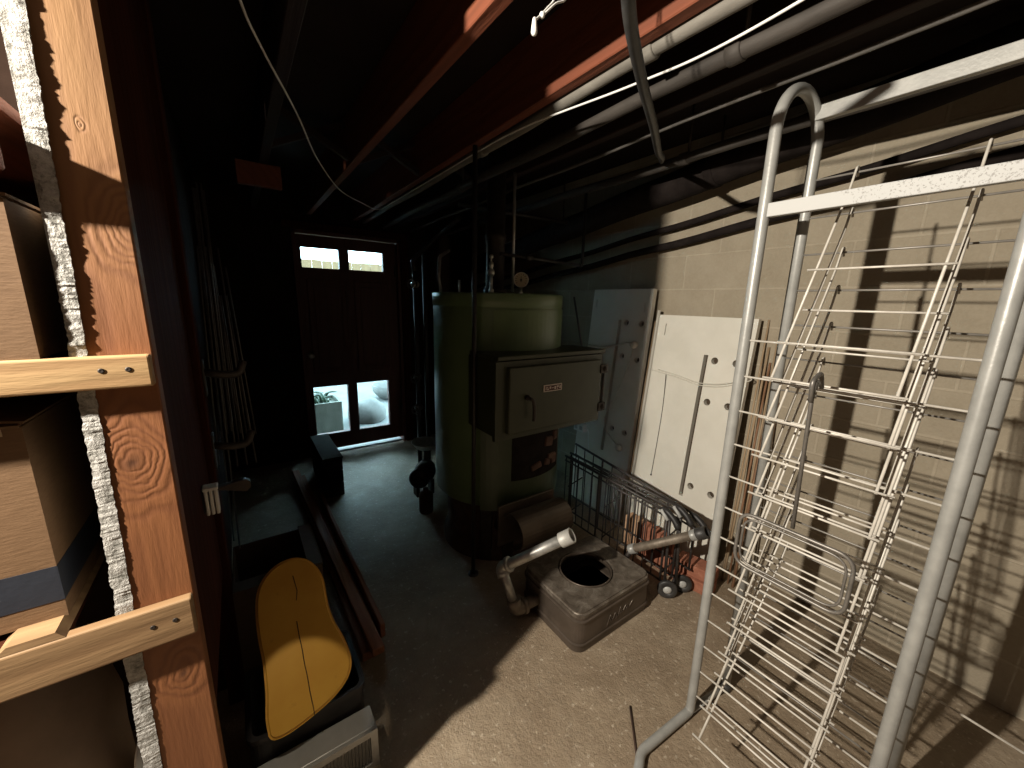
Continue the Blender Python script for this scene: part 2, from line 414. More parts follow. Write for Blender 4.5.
# ---- door with four lites
d = thing('door_1', (.91, BY, 0), 'dark red panelled door with two lites at top and two at bottom', 'door', kind='structure')
DW0, DW1 = .47, 1.345
lites = [(.507, 1.76, .815, 1.932), (.90, 1.762, 1.214, 1.937), (.514, .202, .818, .675), (.906, .20, 1.216, .68)]
rc = lambda a: [(a[0], a[1]), (a[2], a[1]), (a[2], a[3]), (a[0], a[3])]
slab = part('door_slab', G().prism([(DW0, .045), (DW1, .045), (DW1, 2.035), (DW0, 2.035)], [rc(a) for a in lites], XZ(BY + .01), .045), M['door_wood'], d)
for (x0, z0, x1, z1) in ((.53, .80, .86, 1.66), (.93, .80, 1.25, 1.66)):
    g = G(); g.bb((x0, BY - .002, z0), (x1, BY + .012, z1), .008, 2); g.bb((x0 + .05, BY - .008, z0 + .05), (x1 - .05, BY, z1 - .05), .006, 2)
    part('raised_panel', g, M['door_wood'], d)
for a in lites:
    part('pane', G().bb((a[0] - .004, BY + .028, a[1] - .004), (a[2] + .004, BY + .033, a[3] + .004)), M['glass'], d)
    g = G()
    for lo, hi in (((a[0] - .012, a[1] - .012), (a[2] + .012, a[1])), ((a[0] - .012, a[3]), (a[2] + .012, a[3] + .012)), ((a[0] - .012, a[1]), (a[0], a[3])), ((a[2], a[1]), (a[2] + .012, a[3]))):
        g.bb((lo[0], BY + .002, lo[1]), (hi[0], BY + .016, hi[1]), .003, 1)
    part('glazing_bead', g, M['door_wood'], d)
hd = G(); hd.lathe([(.022, 0), (.022, .006), (.01, .01), (.01, .035), (.024, .045), (.026, .06), (.016, .07), (0.001, .072)], (.515, BY + .01, .98), (0, -1, 0), 16)
part('door_knob', hd, M['brass'], d)
for z in (.35, 1.72):
    part('hinge', G().bb((1.325, BY - .004, z), (1.35, BY + .012, z + .1), .002, 1), M['iron'], d)
g = G(); g.bb((.44, BY - .03, 0), (.47, BY + .16, 2.07), .003, 1); part('frame_jamb', g, M['door_wood'], d)
g = G(); g.bb((1.345, BY - .03, 0), (1.375, BY + .16, 2.07), .003, 1); part('frame_jamb', g, M['door_wood'], d)
part('frame_head', G().bb((.44, BY - .03, 2.04), (1.375, BY + .16, 2.07), .003, 1), M['door_wood'], d)
struct('trim_1', G().bb((.37, BY - .055, 2.07), (1.44, BY - .001, 2.13), .004, 1), M['dark_fir'], 'dark wooden head casing over the door', 'trim')
struct('trim_2', G().bb((1.375, BY - .05, 0), (1.45, BY - .001, 2.07), .004, 1), M['dark_fir'], 'dark wooden side casing of the door', 'trim')

struct('trim_3', G().bb((.47, BY + .005, 0), (1.345, BY + .19, .012), .003, 1), M['patio'], 'pale strip added under the door where daylight shows through the gap', 'trim')  # added so the strip of daylight under the door looks bright

# ---- outside the door
struct('patio', G().bb((-6, 4.12, -.12), (8, 14, -.015)), M['patio'], 'pale paved yard beyond the door', 'patio')
f = thing('yard_fence', (1.6, 9.4, -.02), 'tan board fence beyond the top lites of the door', 'fence')
for k in range(26):
    x = -1.2 + k * .2
    part('board', G().bb((x, 9.38, -.02), (x + .196, 9.40, 2.285 + .006 * math.sin(k * 2.1)), .003, 1), M['fence'], f)
for z in (.4, 1.8): part('rail', G().bb((-1.2, 9.40, z), (4.0, 9.45, z + .09), .003, 1), M['fence'], f)
p = thing('planter_box', (.70, 4.8, -.015), 'grey-green concrete planter with spiky plant outside the door', 'planter')
g = G(); o, i = rrect(.42, 4.6, .885, 5.0, .02), rrect(.45, 4.63, .855, 4.97, .02)
g.prism(o, [i], Matrix.Translation((0, 0, -.015)), .36); g.bb((.44, 4.62, -.014), (.86, 4.98, .29))
part('planter_body', g, M['planter'], p)
for k in range(34):
    a = random.uniform(0, 2 * PI); L = random.uniform(.10, .26); bx, by = .60 + random.uniform(-.12, .16), 4.80 + random.uniform(-.12, .12)
    dx, dy = math.cos(a) * L * .8, math.sin(a) * L * .8
    g = G(); g.tube(spline([(bx, by, .29), (bx + dx * .4, by + dy * .4, .29 + L * .55), (bx + dx, by + dy, .29 + L * .6)], 4), [.004] + [.013] * 3 + [.011] * 3 + [.006] * 1 + [.002], 6)
    part('leaf', g, M['leaf'], p)
g = G(); g.sphere((1.24, 4.95, .05), (.24, .24, .21), 24, 14)
for v in g.bm.verts: v.co += Vector((math.sin(v.co.y * 23), math.sin(v.co.x * 19), math.sin(v.co.x * 27 + v.co.y * 11))) * .012
single('garden_boulder', g, M['stone'], (1.24, 4.95, -.05), 'grey rounded stone outside the lower lite beside the door hinge', 'stone')
g = G(); g.lathe([(.1, 0), (.2, .03), (.27, .12), (.29, .22), (.275, .22), (.25, .12), (.18, .05), (.001, .04)], (1.86, 5.9, -.015), n=28, cap=False)
single('garden_basin', g, M['stone'], (1.86, 5.9, -.015), 'grey bowl standing on the pale paving outside', 'basin')

# ------------------------------------------------------------------ near partition: post, plaster, cleats, boxes
g = G(); g.bb((-.208, .85, 0), (-.119, .888, CEIL), .0025, 2)
single('wall_stud', g, M['old_fir'], (-.208, .85, 0), 'large orange-brown rough-sawn wooden post with round knots beside the cardboard boxes', 'post')
# broken plasterboard edge, ragged
g = G(); NZ = 760; prev = None
random.seed(3); jl = jr = jf = 0.
for k in range(NZ + 1):
    z = 2.3 * k / NZ
    pr = .0042 if z > 1.5 else (.0016 + (z - 1.30) / .2 * .0026 if z > 1.30 else .0016)
    jl = jl * .72 + random.gauss(0, .0006); jr = jr * .6 + random.gauss(0, .00045); jf = jf * .6 + random.gauss(0, .00055 if z > 1.4 else .00025)
    tz = (z - .62) / 1.24
    w1 = -.2065 + .0225 * tz + jr; w0 = -.232 + .033 * tz + jl; w0 = min(w0, w1 - .012)
    yf = .8492 - max(.0006, pr + jf)
    ring = [g.bm.verts.new(v) for v in ((w0, yf + random.uniform(0, .0008), z), ((w0 + w1) / 2, yf - random.uniform(0, .0006), z), (w1, yf + random.uniform(0, .0005), z), (w1, .8494, z), (-.2095, .8494, z), (-.2095, 1.0, z), (min(w0, -.2295), 1.0, z))]
    if prev:
        for q in range(7): g.bm.faces.new((prev[q], prev[(q + 1) % 7], ring[(q + 1) % 7], ring[q]))
    prev = ring
single('plasterboard_edge', g, M['plaster'], (-.22, .9, 0), 'ragged white broken plasterboard edge running up beside the wooden post', 'plasterboard')
def cleat(name, z0, z1, x1, label, tilt=0.):
    g = G(); g.bb((-1.0, .83, z0), (x1, .8495, z1), .004, 3)
    return g
for (z0, z1, label) in ((1.354, 1.405, 'pale pine cleat with two screws across the post under the upper cardboard box'),
                        (.880, .957, 'pale pine cleat across the post under the box with the navy band')):
    t = thing('wooden_cleat', (-.5, .84, z0), label, 'cleat', 'pine cleats nailed across the post')
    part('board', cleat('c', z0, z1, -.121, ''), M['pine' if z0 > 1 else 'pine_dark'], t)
    for x in (-.148, -.178):
        g = G(); g.lathe([(.004, 0), (.004, .0008), (.0022, .001), (.001, .0006)], (x, .83, (z0 + z1) / 2 + .004), (0, -1, 0), 12)
        part('screw', g, M['iron'], t)
single('shelf_board', G().bb((-1.0, .81, 1.655), (-.232, .8485, 1.708), .003, 1), M['joist_fir'], (-.6, .83, 1.655), 'orange board end across the top of the shelf bay beside the white plaster edge', 'board')
for (z, lab) in ((1.403, 'dark plank shelf under the upper cardboard box'), (.955, 'dark plank shelf under the box with the navy band'), (1.762, 'orange-brown plank shelf above the upper cardboard box')):
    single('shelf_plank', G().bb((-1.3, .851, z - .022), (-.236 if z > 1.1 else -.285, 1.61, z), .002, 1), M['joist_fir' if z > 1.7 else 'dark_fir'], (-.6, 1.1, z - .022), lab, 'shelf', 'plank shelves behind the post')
# carton builder: walls + two flaps, open top
def carton(name, lo, hi, label, flap=.06, band=None, mat='cardboard', split=True):
    (x0, y0, z0), (x1, y1, z1) = lo, hi; t = .005
    r = thing(name, ((x0 + x1) / 2, (y0 + y1) / 2, z0), label, 'box')
    g = G(); g.prism([(x0, y0), (x1, y0), (x1, y1), (x0, y1)], [[(x0 + t, y0 + t), (x1 - t, y0 + t), (x1 - t, y1 - t), (x0 + t, y1 - t)]], Matrix.Translation((0, 0, z0)), z1 - z0)
    g.bb((x0 + .001, y0 + .001, z0), (x1 - .001, y1 - .001, z0 + .005)); part('body', g, M[mat], r)
    g = G(); g.box(((x0 + x1) / 2, y0 + flap * .45, z1 + .004), (x1 - x0 - .004, flap, .004), rot=(.10, 0, 0)); part('flap', g, M[mat], r)
    g = G(); g.box((x1 - flap * .45, (y0 + y1) / 2, z1 + .010), (flap, y1 - y0 - .004, .004), rot=(0, .16, 0)); part('flap', g, M[mat], r)
    if band:
        g = G(); b0, b1 = band; e = .0008
        g.bb((x0, y0 - e, b0), (x1 + e, y0 + .001, b1)); g.bb((x1 - .001, y0 - e, b0), (x1 + e, y1, b1)); part('printed_band', g, M['navy'], r, 'navy blue printed band')
    g = G(); g.bb((x1 - .045, y0 - .0009, z1 - .012), (x1 - .02, y0 + .02, z1 + .0005)); part('tape', g, M['tape'], r)
    return r
carton('cardboard_box', (-.80, .875, .968), (-.283, 1.36, 1.300), 'open cardboard box with a navy band round its base on the lower shelf', band=(1.000, 1.062))
carton('cardboard_box', (-.78, .835, 1.4055), (-.2375, 1.30, 1.619), 'plain cardboard box on the upper shelf beside the plaster edge')
g = G(); g.prism([(-.352, 0), (-.338, .013), (-.288, .013), (-.278, 0)], [], Matrix(((1, 0, 0, 0), (0, 0, 1, .832), (0, 1, 0, .9575), (0, 0, 0, 1))), .5)
single('wood_shim', g, M['pine_dark'], (-.31, .9, .9575), 'thin pine strip wedged under the navy-banded box', 'strip')
# sack on the floor below
g = G(); loops = []
for k, (z, s, lean) in enumerate(((.0, .85, 0), (.02, 1, 0), (.2, 1.04, 0), (.4, 1.0, .01), (.55, .9, .02), (.68, .72, .03), (.76, .5, .05), (.80, .32, .06), (.83, .12, .05))):
    lp = []
    for q in range(28):
        a = 2 * PI * q / 28; w = 1 + .06 * math.sin(3 * a + z * 9) + .03 * math.sin(7 * a + z * 21)
        lp.append((-.475 + .155 * s * w * math.cos(a) + lean, 1.12 + .17 * s * w * math.sin(a), z))
    loops.append(lp)
g.loft(loops, True, True)
single('paper_sack', g, M['sack'], (-.475, 1.12, 0), 'slumped brown paper sack in the shade below the lower cleat', 'sack')
g = G(); loops = []
for z, s in ((0, .9), (.1, 1), (.3, 1), (.45, .85), (.53, .5), (.56, .15)):
    loops.append([(-.266 + .02 * s * math.cos(2 * PI * q / 20), .99 + .1 * s * (1 + .1 * math.sin(5 * q)) * math.sin(2 * PI * q / 20), z) for q in range(20)])
g.loft(loops, True, True)
single('cloth_bundle', g, M['white_plastic'], (-.262, .99, 0), 'pale cloth bundle squeezed between the sack and the plaster edge', 'cloth')
# side of the shelf bay behind the post
struct('partition_panel', G().bb((-.17, .90, .56), (-.132, 1.529, CEIL)), M['dark_fir'], 'dark reddish plank side of the shelf bay', 'panel')
struct('partition_stud', G().bb((-.17, 1.53, 0), (-.112, 1.619, CEIL), .003, 1), M['dark_fir'], 'dark reddish stud behind the near post', 'stud')

# ------------------------------------------------------------------ left side: hooks, rods, board, heater, lumber
for (z, y, lab) in ((1.235, 1.585, 'upper dark iron hook bracket on the dark stud'), (.99, 1.56, 'lower dark iron hook bracket on the dark stud')):
    t = thing('hook_bracket', (-.11, y, z), lab, 'bracket', 'iron hook brackets holding the rods')
    part('back_plate', G().bb((-.112, y - .02, z - .06), (-.106, y + .03, z + .06), .002, 1), M['iron'], t)
    g = G(); g.tube(rnd([(-.108, y, z + .02), (-.06, y, z + .005), (-.015, y + .02, z + .002), (.0, y + .03, z + .045)], .02), [.010, .010] + [.009] * 11 + [.005], 8) if False else g.tube(rnd([(-.108, y, z + .02), (-.06, y, z + .005), (-.015, y + .02, z + .002), (.0, y + .03, z + .045)], .02), .013, 8)
    part('hook', g, M['iron'], t)
t = thing('white_clip', (-.085, 1.30, .935), 'white ribbed plastic clip with a dark lever below the hook brackets', 'clip')
for k in range(3): part('rib', G().bb((-.125 + .011 * k, 1.27, .90 ), (-.117 + .011 * k, 1.30, .975), .002, 1), M['white_plastic'], t)
part('cap', G().bb((-.127, 1.268, .972), (-.093, 1.302, .982), .002, 1), M['white_plastic'], t)
g = G(); g.prism([(-.10, .968), (-.03, .945), (-.018, .955), (-.018, .975), (-.03, .982), (-.10, .972)], [], XZ(1.28), .02); part('lever', g, M['iron'], t)
part('mount', G().bb((-.132, 1.285, .90), (-.117, 1.33, .97)), M['iron'], t)
random.seed(11)
for k in range(14):
    u_ = k / 13
    x0 = -.112 + .125 * u_ + random.uniform(-.002, .002); yb = 1.67 + .10 * random.random()
    top = random.choice((1.86, 1.84, 1.72, 1.66)) if k < 7 else random.choice((1.5, 1.6, 1.66)); bot = random.choice((.97, .93, 1.0)) if k % 3 else .88
    if k in (1, 3): bot = .54
    xt = -.082 + .07 * u_ + (1.86 - top) * -.02
    a = (xt, 1.70 + .004 * k, top); b = (x0, yb, bot)
    single('metal_rod', G().tube([a, b], .0028, 7), M['dull_wire'], ((a[0] + b[0]) / 2, (a[1] + b[1]) / 2, bot), 'thin steel rod hanging in the dim bunch beside the dark stud', 'rod', 'thin rods hanging by the dark stud')

# yellow board leaning on a dark bin and carton
u = Vector((1, 0, 0)); w = Vector((0, .32, .35)).normalized(); nrm = u.cross(w)
if nrm.y > 0: nrm = -nrm
bo = Vector((0, 1.10, .255)) 
outline = [(-.050, .004), (-.036, -.012), (.01, -.014), (.085, .002), (.14, .022), (.178, .05), (.196, .088), (.194, .13), (.182, .18), (.166, .23), (.158, .28), (.158, .33), (.156, .37), (.142, .415), (.113, .452), (.07, .470), (.02, .462), (-.02, .432), (-.042, .39), (-.05, .33), (-.05, .26), (-.045, .19), (-.046, .11), (-.052, .05)]
mt = Matrix(((u.x, w.x, nrm.x, bo.x), (u.y, w.y, nrm.y, bo.y), (u.z, w.z, nrm.z, bo.z), (0, 0, 0, 1)))
t = thing('yellow_board', (.07, 1.2, .25), 'yellow round-topped foam board with a dark centre seam leaning behind the wooden post', 'board')
def ss(o, n=3):
    P = spline([(x, y, 0) for x, y in o + [o[0]]], n)[:-1]; return [(p.x, p.y) for p in P]
g = G(); so = ss(outline)
g.prism(so, [], mt @ Matrix.Translation((0, 0, -.028)), .028)
es = [e for e in g.bm.edges if not e.is_boundary and len(e.link_faces) == 2 and e.calc_face_angle(0) > 1.2]
bmesh.ops.bevel(g.bm, geom=es, offset=.008, segments=3, affect='EDGES')
part('deck', g, M['yellow'], t)
g = G(); pts = [mt @ Vector((.070 - .012 * k / 12 + .0006 * math.sin(k * 1.7), -.002 + .27 * k / 12, .0002)) for k in range(13)]
g.tube(pts, .0014, 6); g.tube([mt @ Vector((.066, .33, .0)), mt @ Vector((.072, .36, .0005)), mt @ Vector((.066, .41, .0))], .0012, 6)
part('seam', g, M['stripe'], t, 'dark centre seam')
t = thing('plastic_bin', (.06, 1.3, 0), 'black open plastic bin that the yellow board leans on', 'bin')
g = G(); g.prism(rrect(-.10, 1.135, .225, 1.40, .03), [rrect(-.09, 1.145, .215, 1.39, .025)], Matrix.Translation((0, 0, .0)), .23); g.bb((-.095, 1.14, 0), (.22, 1.395, .02))
part('body', g, M['black_bin'], t)
g = G(); g.prism(rrect(-.106, 1.129, .231, 1.406, .033), [rrect(-.0985, 1.1365, .2235, 1.3985, .028)], Matrix.Translation((0, 0, .218)), .016)
part('rim', g, M['black_bin'], t)
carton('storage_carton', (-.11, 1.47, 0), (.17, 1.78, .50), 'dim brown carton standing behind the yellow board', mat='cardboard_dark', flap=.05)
# silver heater with a grille
t = thing('fan_heater', (.04, 1.08, 0), 'silver metal heater case with dark grille in front of the yellow board', 'heater')
X0, X1, Y0, Y1, ZT = -.16, .235, 1.035, 1.125, .15
g = G(); g.prism([(X0, 0), (X1, 0), (X1, ZT), (X0, ZT)], [[(X0 + .022, .02), (X1 - .022, .02), (X1 - .022, ZT - .022), (X0 + .022, ZT - .022)]], XZ(Y0), .012)
g.bb((X0, Y0 + .012, 0), (X1, Y1, ZT), .004, 2); part('case', g, M['silver'], t)
for k in range(34):
    x = X0 + .026 + k * (X1 - X0 - .052) / 33
    part('grille_bar', G().bb((x - .0022, Y0 + .004, .02), (x + .0022, Y0 + .010, ZT - .022)), M['grille'], t)
t = thing('dark_crate', (.48, 3.3, 0), 'black wooden crate on the floor at the bottom left corner of the door', 'crate')
cx0, cx1, cy0, cy1 = .415, .548, 3.0, 3.6
for (lo, hi) in (((cx0, cy0), (cx0 + .015, cy1)), ((cx1 - .015, cy0), (cx1, cy1)), ((cx0 + .015, cy0), (cx1 - .015, cy0 + .015)), ((cx0 + .015, cy1 - .015), (cx1 - .015, cy1))):
    g = G()
    for q in range(3): g.bb((lo[0], lo[1], .02 + q * .095), (hi[0], hi[1], .108 + q * .095), .002, 1)
    part('side_boards', g, M['dull_black'], t)
part('bottom', G().bb((cx0, cy0, 0), (cx1, cy1, .0195), .002, 1), M['dull_black'], t)
part('lid', G().bb((cx0 - .005, cy0 - .005, .3035), (cx1 + .005, cy1 + .005, .318), .002, 1), M['dull_black'], t)
# lumber on the floor
for (x0, wd, z0, th, y0, y1, yaw, lab) in ((.265, .085, 0, .04, 1.44, 3.45, .02, 'lowest of the reddish boards lying on the floor past the heater'),
                                 (.28, .05, .0405, .035, 1.40, 3.5, .035, 'brown board lying on top of the reddish boards on the floor'),
                                 (.375, .022, 0, .07, 1.52, 2.95, .012, 'reddish board on edge beside the boards lying on the floor')):
    g = G(); g.box((x0 + wd / 2, (y0 + y1) / 2, z0 + th / 2), (wd, y1 - y0, th), rot=(0, 0, yaw), bev=.003, seg=1)
    single('floor_board', g, M['lumber'], (x0, (y0 + y1) / 2, z0), lab, 'board', 'boards lying along the dark wall')

# ------------------------------------------------------------------ boiler
bc = Vector((1.28, 1.97, 0)); R0 = .38
bl = thing('boiler', tuple(bc), 'tall green cylindrical boiler with a square firebox door', 'boiler')
g = G(); g.lathe([(R0 - .012, .37), (R0, .382), (R0, 1.47), (R0 - .002, 1.475), (R0 + .003, 1.478), (R0 + .003, 1.538), (R0 - .002, 1.545), (0.001, 1.548)], bc, n=72, cap=False)
part('jacket', g, M['green'], bl)
g = G(); g.lathe([(.335, 0), (.335, .05), (.31, .055), (.31, .34), (.345, .37), (.0015, .371)], bc, n=48, cap=False); part('base', g, M['rust'], bl)
for a in (-2.3, -1.9, -.6, .6):
    p = bc + Vector((math.cos(a), math.sin(a), 0)) * .32
    part('foot', G().box((p.x, p.y, .185), (.07, .03, .37), rot=(0, 0, a + PI / 2), bev=.004), M['iron'], bl)
# flat front sheet in the jacket, above the firebox
fy = 1.50
g = G(); g.bb((.965, fy, .845), (1.66, 1.80, 1.235), .012, 3); fb = part('firebox', g, M['olive'], bl)
g = G(); g.bb((.960, fy - .03, 1.232), (1.685, 1.74, 1.252), .004, 2); part('firebox_ledge', g, M['olive'], bl)
# door frame and door
g = G(); g.prism([(.955, .835), (1.67, .835), (1.67, 1.225), (.955, 1.225)], [[(1.02, .87), (1.635, .87), (1.635, 1.195), (1.02, 1.195)]], XZ(fy - .022), .024); part('door_frame', g, M['olive'], bl)
g = G(); g.bb((1.015, fy - .050, .868), (1.640, fy - .012, 1.198), .007, 3); dr = part('fire_door', g, M['olive'], bl)
g = G(); g.bb((1.222, fy - .0545, 1.060), (1.345, fy - .049, 1.096), .0015, 1)
pl = part('name_plate', g, M['plate'], dr, 'small pale riveted plate')
g = G(); g.bb((1.229, fy - .0550, 1.065), (1.338, fy - .0543, 1.091))
part('name_plate_field', g, M['plate_dark'], dr) 
g = G()
for (x, w_, z0, z1) in ((1.234, .004, .004, .022), (1.243, .012, .003, .010), (1.244, .005, .012, .021), (1.259, .010, .008, .020), (1.274, .014, .010, .014), (1.292, .010, .004, .019), (1.307, .013, .012, .021), (1.309, .006, .003, .009), (1.326, .008, .005, .020)):
    g.bb((x, fy - .0557, 1.066 + z0), (x + w_, fy - .0549, 1.066 + z1), .001, 1)
part('plate_lettering', g, M['plate'], dr, 'worn raised pale lettering')
g = G(); g.lathe([(.014, 0), (.014, .012), (.008, .016), (.008, .03)], (1.12, fy - .05, 1.045), (0, -1, 0), 16)
g.tube(spline([(1.12, fy - .078, 1.045), (1.135, fy - .085, 1.03), (1.142, fy - .085, .98), (1.145, fy - .08, .93)], 5), .009, 10)
part('door_handle', g, M['iron'], dr)
g = G(); g.tube([(1.665, fy - .045, .90), (1.665, fy - .045, 1.17)], .008, 10)
for z in (.925, 1.145): g.bb((1.63, fy - .056, z - .025), (1.69, fy - .03, z + .025), .005, 2); g.sphere((1.665, fy - .05, z), .018, 12, 8)
part('door_hinge', g, M['iron'], bl)
# lower front: ash opening with broken firebrick, cast surround
g = G(); a0 = 1.5 * PI - .75
def cyl_patch(r0, r1, z0, z1, A0, A1, n=20):
    gg = G(); loops = []
    for k in range(n + 1):
        a = A0 + (A1 - A0) * k / n; c, s_ = math.cos(a), math.sin(a)
        loops.append([(bc.x + r0 * c, bc.y + r0 * s_, z0), (bc.x + r1 * c, bc.y + r1 * s_, z0), (bc.x + r1 * c, bc.y + r1 * s_, z1), (bc.x + r0 * c, bc.y + r0 * s_, z1)])
    return gg.loft(loops)
aC = math.atan2(1.61 - bc.y, 1.34 - bc.x)
part('front_skirt', cyl_patch(R0 - .01, R0 + .018, .36, .84, aC - .95, aC + .62), M['deep_green'], bl)
part('jacket_panel', cyl_patch(R0 - .004, R0 + .005, 1.255, 1.462, -2.2, -.62), M['green'], bl)
op = part('ash_opening', cyl_patch(R0 + .006, R0 + .021, .535, .815, aC - .52, aC + .45), M['dull_black'], bl)
random.seed(5)
for k in range(7):
    a = aC - .2 + random.uniform(0, .5); z = .60 + random.uniform(0, .17); r = R0 + .022
    q = (bc.x + r * math.cos(a), bc.y + r * math.sin(a), z)
    part('firebrick_lump', G().box(q, (random.uniform(.04, .08), .02, random.uniform(.03, .06)), rot=(0, random.uniform(-.4, .4), a + PI / 2), bev=.009, seg=2), M['firebrick'], op)
# curved sheet-metal ash hood at the foot
hx0, hx1, hy, hz, hr = 1.03, 1.385, 1.46, .325, .095
g = G()
def arc_sheet(x0, x1, cy, cz, r, A0, A1, th, n=22):
    lo = []
    for x in (x0, x1):
        o_ = [(x, cy + r * math.cos(A0 + (A1 - A0) * k / n), cz + r * math.sin(A0 + (A1 - A0) * k / n)) for k in range(n + 1)]
        i_ = [(x, cy + (r - th) * math.cos(A0 + (A1 - A0) * k / n), cz + (r - th) * math.sin(A0 + (A1 - A0) * k / n)) for k in range(n, -1, -1)]
        lo.append(o_ + i_)
    return G().loft(lo)
g = arc_sheet(hx0 + .03, hx1 + .02, hy, hz, hr, .25, 1.55 * PI, .004)
part('ash_hood', g, M['tank_side'], bl)
part('hood_plate', G().bb((hx0, hy + .085, .20), (hx1 + .03, hy + .10, .435), .002, 1), M['tank_side'], bl)
part('hood_bracket', G().bb((1.1, 1.555, .21), (1.34, 1.70, .26), .003, 1), M['iron'], bl)
# fittings on the crown
t_ = bl
g = G(); g.lathe([(.016, 0), (.016, .02), (.009, .025), (.009, .09), (.016, .095), (.02, .11), (.016, .125), (.010, .13), (.010, .14), (.013, .145), (.013, .165), (.004, .17), (.004, .185), (.011, .19), (.011, .205), (.002, .21)], (1.187, 1.90, 1.548), n=18); part('relief_valve', g, M['brass'], t_)
g = G(); g.lathe([(.07, 0), (.07, .03), (.055, .035), (.055, .30), (.062, .305), (.062, .34), (.055, .345), (.055, .87)], (1.29, 2.02, 1.545), n=28); part('flue_pipe', g, M['iron'], t_)
gp = (1.285, 1.75, 1.62)
g = G(); ax = Vector((-.55, -.83, -.05)).normalized(); g.lathe([(.026, -.025), (.039, -.02), (.041, .008), (.0375, .012), (.036, .006), (.001, .006)], gp, ax, 28, cap=False)
g.lathe([(.010, 0), (.010, .022), (.007, .025), (.007, .045)], (gp[0] + .012, gp[1] + .015, 1.535), n=12)
gg = part('pressure_gauge', g, M['brass'], t_)
g = G(); g.lathe([(.0355, .0062), (.001, .0064)], gp, ax, 28, cap=False); fc = part('dial', g, M['dial'], gg, 'cream dial face with black marks')
g = G(); uu = ax.cross(Vector((0, 0, 1))).normalized(); vv = uu.cross(ax)
cpt = Vector(gp) + ax * .0075
for k in range(11):
    a = -.6 + k * (PI + 1.2) / 10; dr_ = uu * math.cos(a) + vv * math.sin(a); g.tube([cpt + dr_ * .025, cpt + dr_ * .033], .0013, 5)
part('tick_marks', g, M['mark'], gg)
g = G(); g.tube([cpt - vv * .012, cpt + vv * .022], [.003, .0012], 6); g.lathe([(.006, 0), (.006, .002)], cpt, ax, 10); part('needle', g, M['mark'], gg)
g = G(); g.tube(rnd([(1.02, 2.20, 1.54), (1.015, 2.22, 1.64), (1.035, 2.24, 1.76), (1.115, 2.28, 1.805)], .015), .010, 10); part('bent_pipe', g, M['galv'], t_)
g = G(); g.tube([(1.08, 2.08, 1.54), (1.08, 2.08, 1.62)], .007, 8); part('vent_stub', g, M['galv'], t_)
g = G(); g.tube([(1.66, 1.72, 1.54), (1.69, 1.66, 1.24)], .006, 8); part('stay_rod', g, M['iron'], t_)

# thin pipe standing in front of the boiler, and pipes above
g = G(); g.tube([(.940, 1.66, 0), (.945, 1.66, 2.18)], .011, 12); g.lathe([(.03, 0), (.03, .006), (.016, .010)], (.94, 1.66, 0), n=16)
single('water_pipe', g, M['black_iron'], (.94, 1.66, 0), 'thin dark pipe rising from floor to ceiling in front of the green boiler', 'pipe')
g = G(); g.tube([(1.335, 1.90, 1.56), (1.335, 1.90, 2.2)], .009, 10)
single('riser_pipe', g, M['galv'], (1.335, 1.9, 1.56), 'thin bright pipe rising from the boiler top behind the pressure gauge', 'pipe')
g = G(); g.tube([(1.22, 1.86, 1.76), (1.86, 1.90, 1.745)], .010, 10); g.tube([(1.40, 1.871, 1.756), (1.45, 1.874, 1.755)], .017, 10)
g.tube(rnd([(1.86, 1.90, 1.745), (1.89, 1.90, 1.745), (1.89, 1.90, 2.2)], .02), .010, 10)
single('branch_pipe', g, M['black_iron'], (1.22, 1.88, 1.745), 'dark branch pipe running level behind the gauge then up', 'pipe')
g = G(); g.tube([(1.20, 2.32, 2.09), (1.94, 2.12, 2.05)], .013, 10)
single('cross_pipe', g, M['black_iron'], (1.6, 2.2, 2.1), 'dark pipe crossing under the ceiling above the boiler', 'pipe')
# feed pipes with valves between door and boiler
t = thing('feed_pipe', (1.20, 3.05, 0), 'dark vertical feed pipes with valves between the door and the boiler', 'pipe')
for (x, y, z1) in ((1.17, 3.0, 1.72), (1.27, 3.05, 1.95)):
    part('riser', G().tube([(x, y, 0), (x, y, z1)], .018, 12), M['black_iron'], t)
part('elbow_run', G().tube(rnd([(1.17, 3.0, 1.72), (1.15, 3.0, 1.80), (1.28, 2.75, 1.98), (1.30, 2.5, 2.05)], .05), .016, 12), M['black_iron'], t)
for (z) in (.62, .88, 1.62):
    g = G(); g.sphere((1.17, 3.0, z), (.034, .034, .03), 14, 10); g.tube([(1.17, 3.0, z), (1.12, 2.93, z)], .010, 8)
    v = part('valve_body', g, M['brass' if z > 1 else 'iron'], t)
    g = G(); a_ = Vector((-.58, -.81, 0)); ring = []
    cc = Vector((1.12, 2.93, z)); bu = a_.cross(Vector((0, 0, 1))).normalized()
    g.tube([cc + (bu * math.cos(2 * PI * k / 20) + Vector((0, 0, 1)) * math.sin(2 * PI * k / 20)) * .034 for k in range(20)], .006, 6, closed=True)
    for k in range(2): 
        e = (bu if k else Vector((0, 0, 1))) * .034; g.tube([cc - e, cc + e], .004, 6)
    part('hand_wheel', g, M['iron'], v)
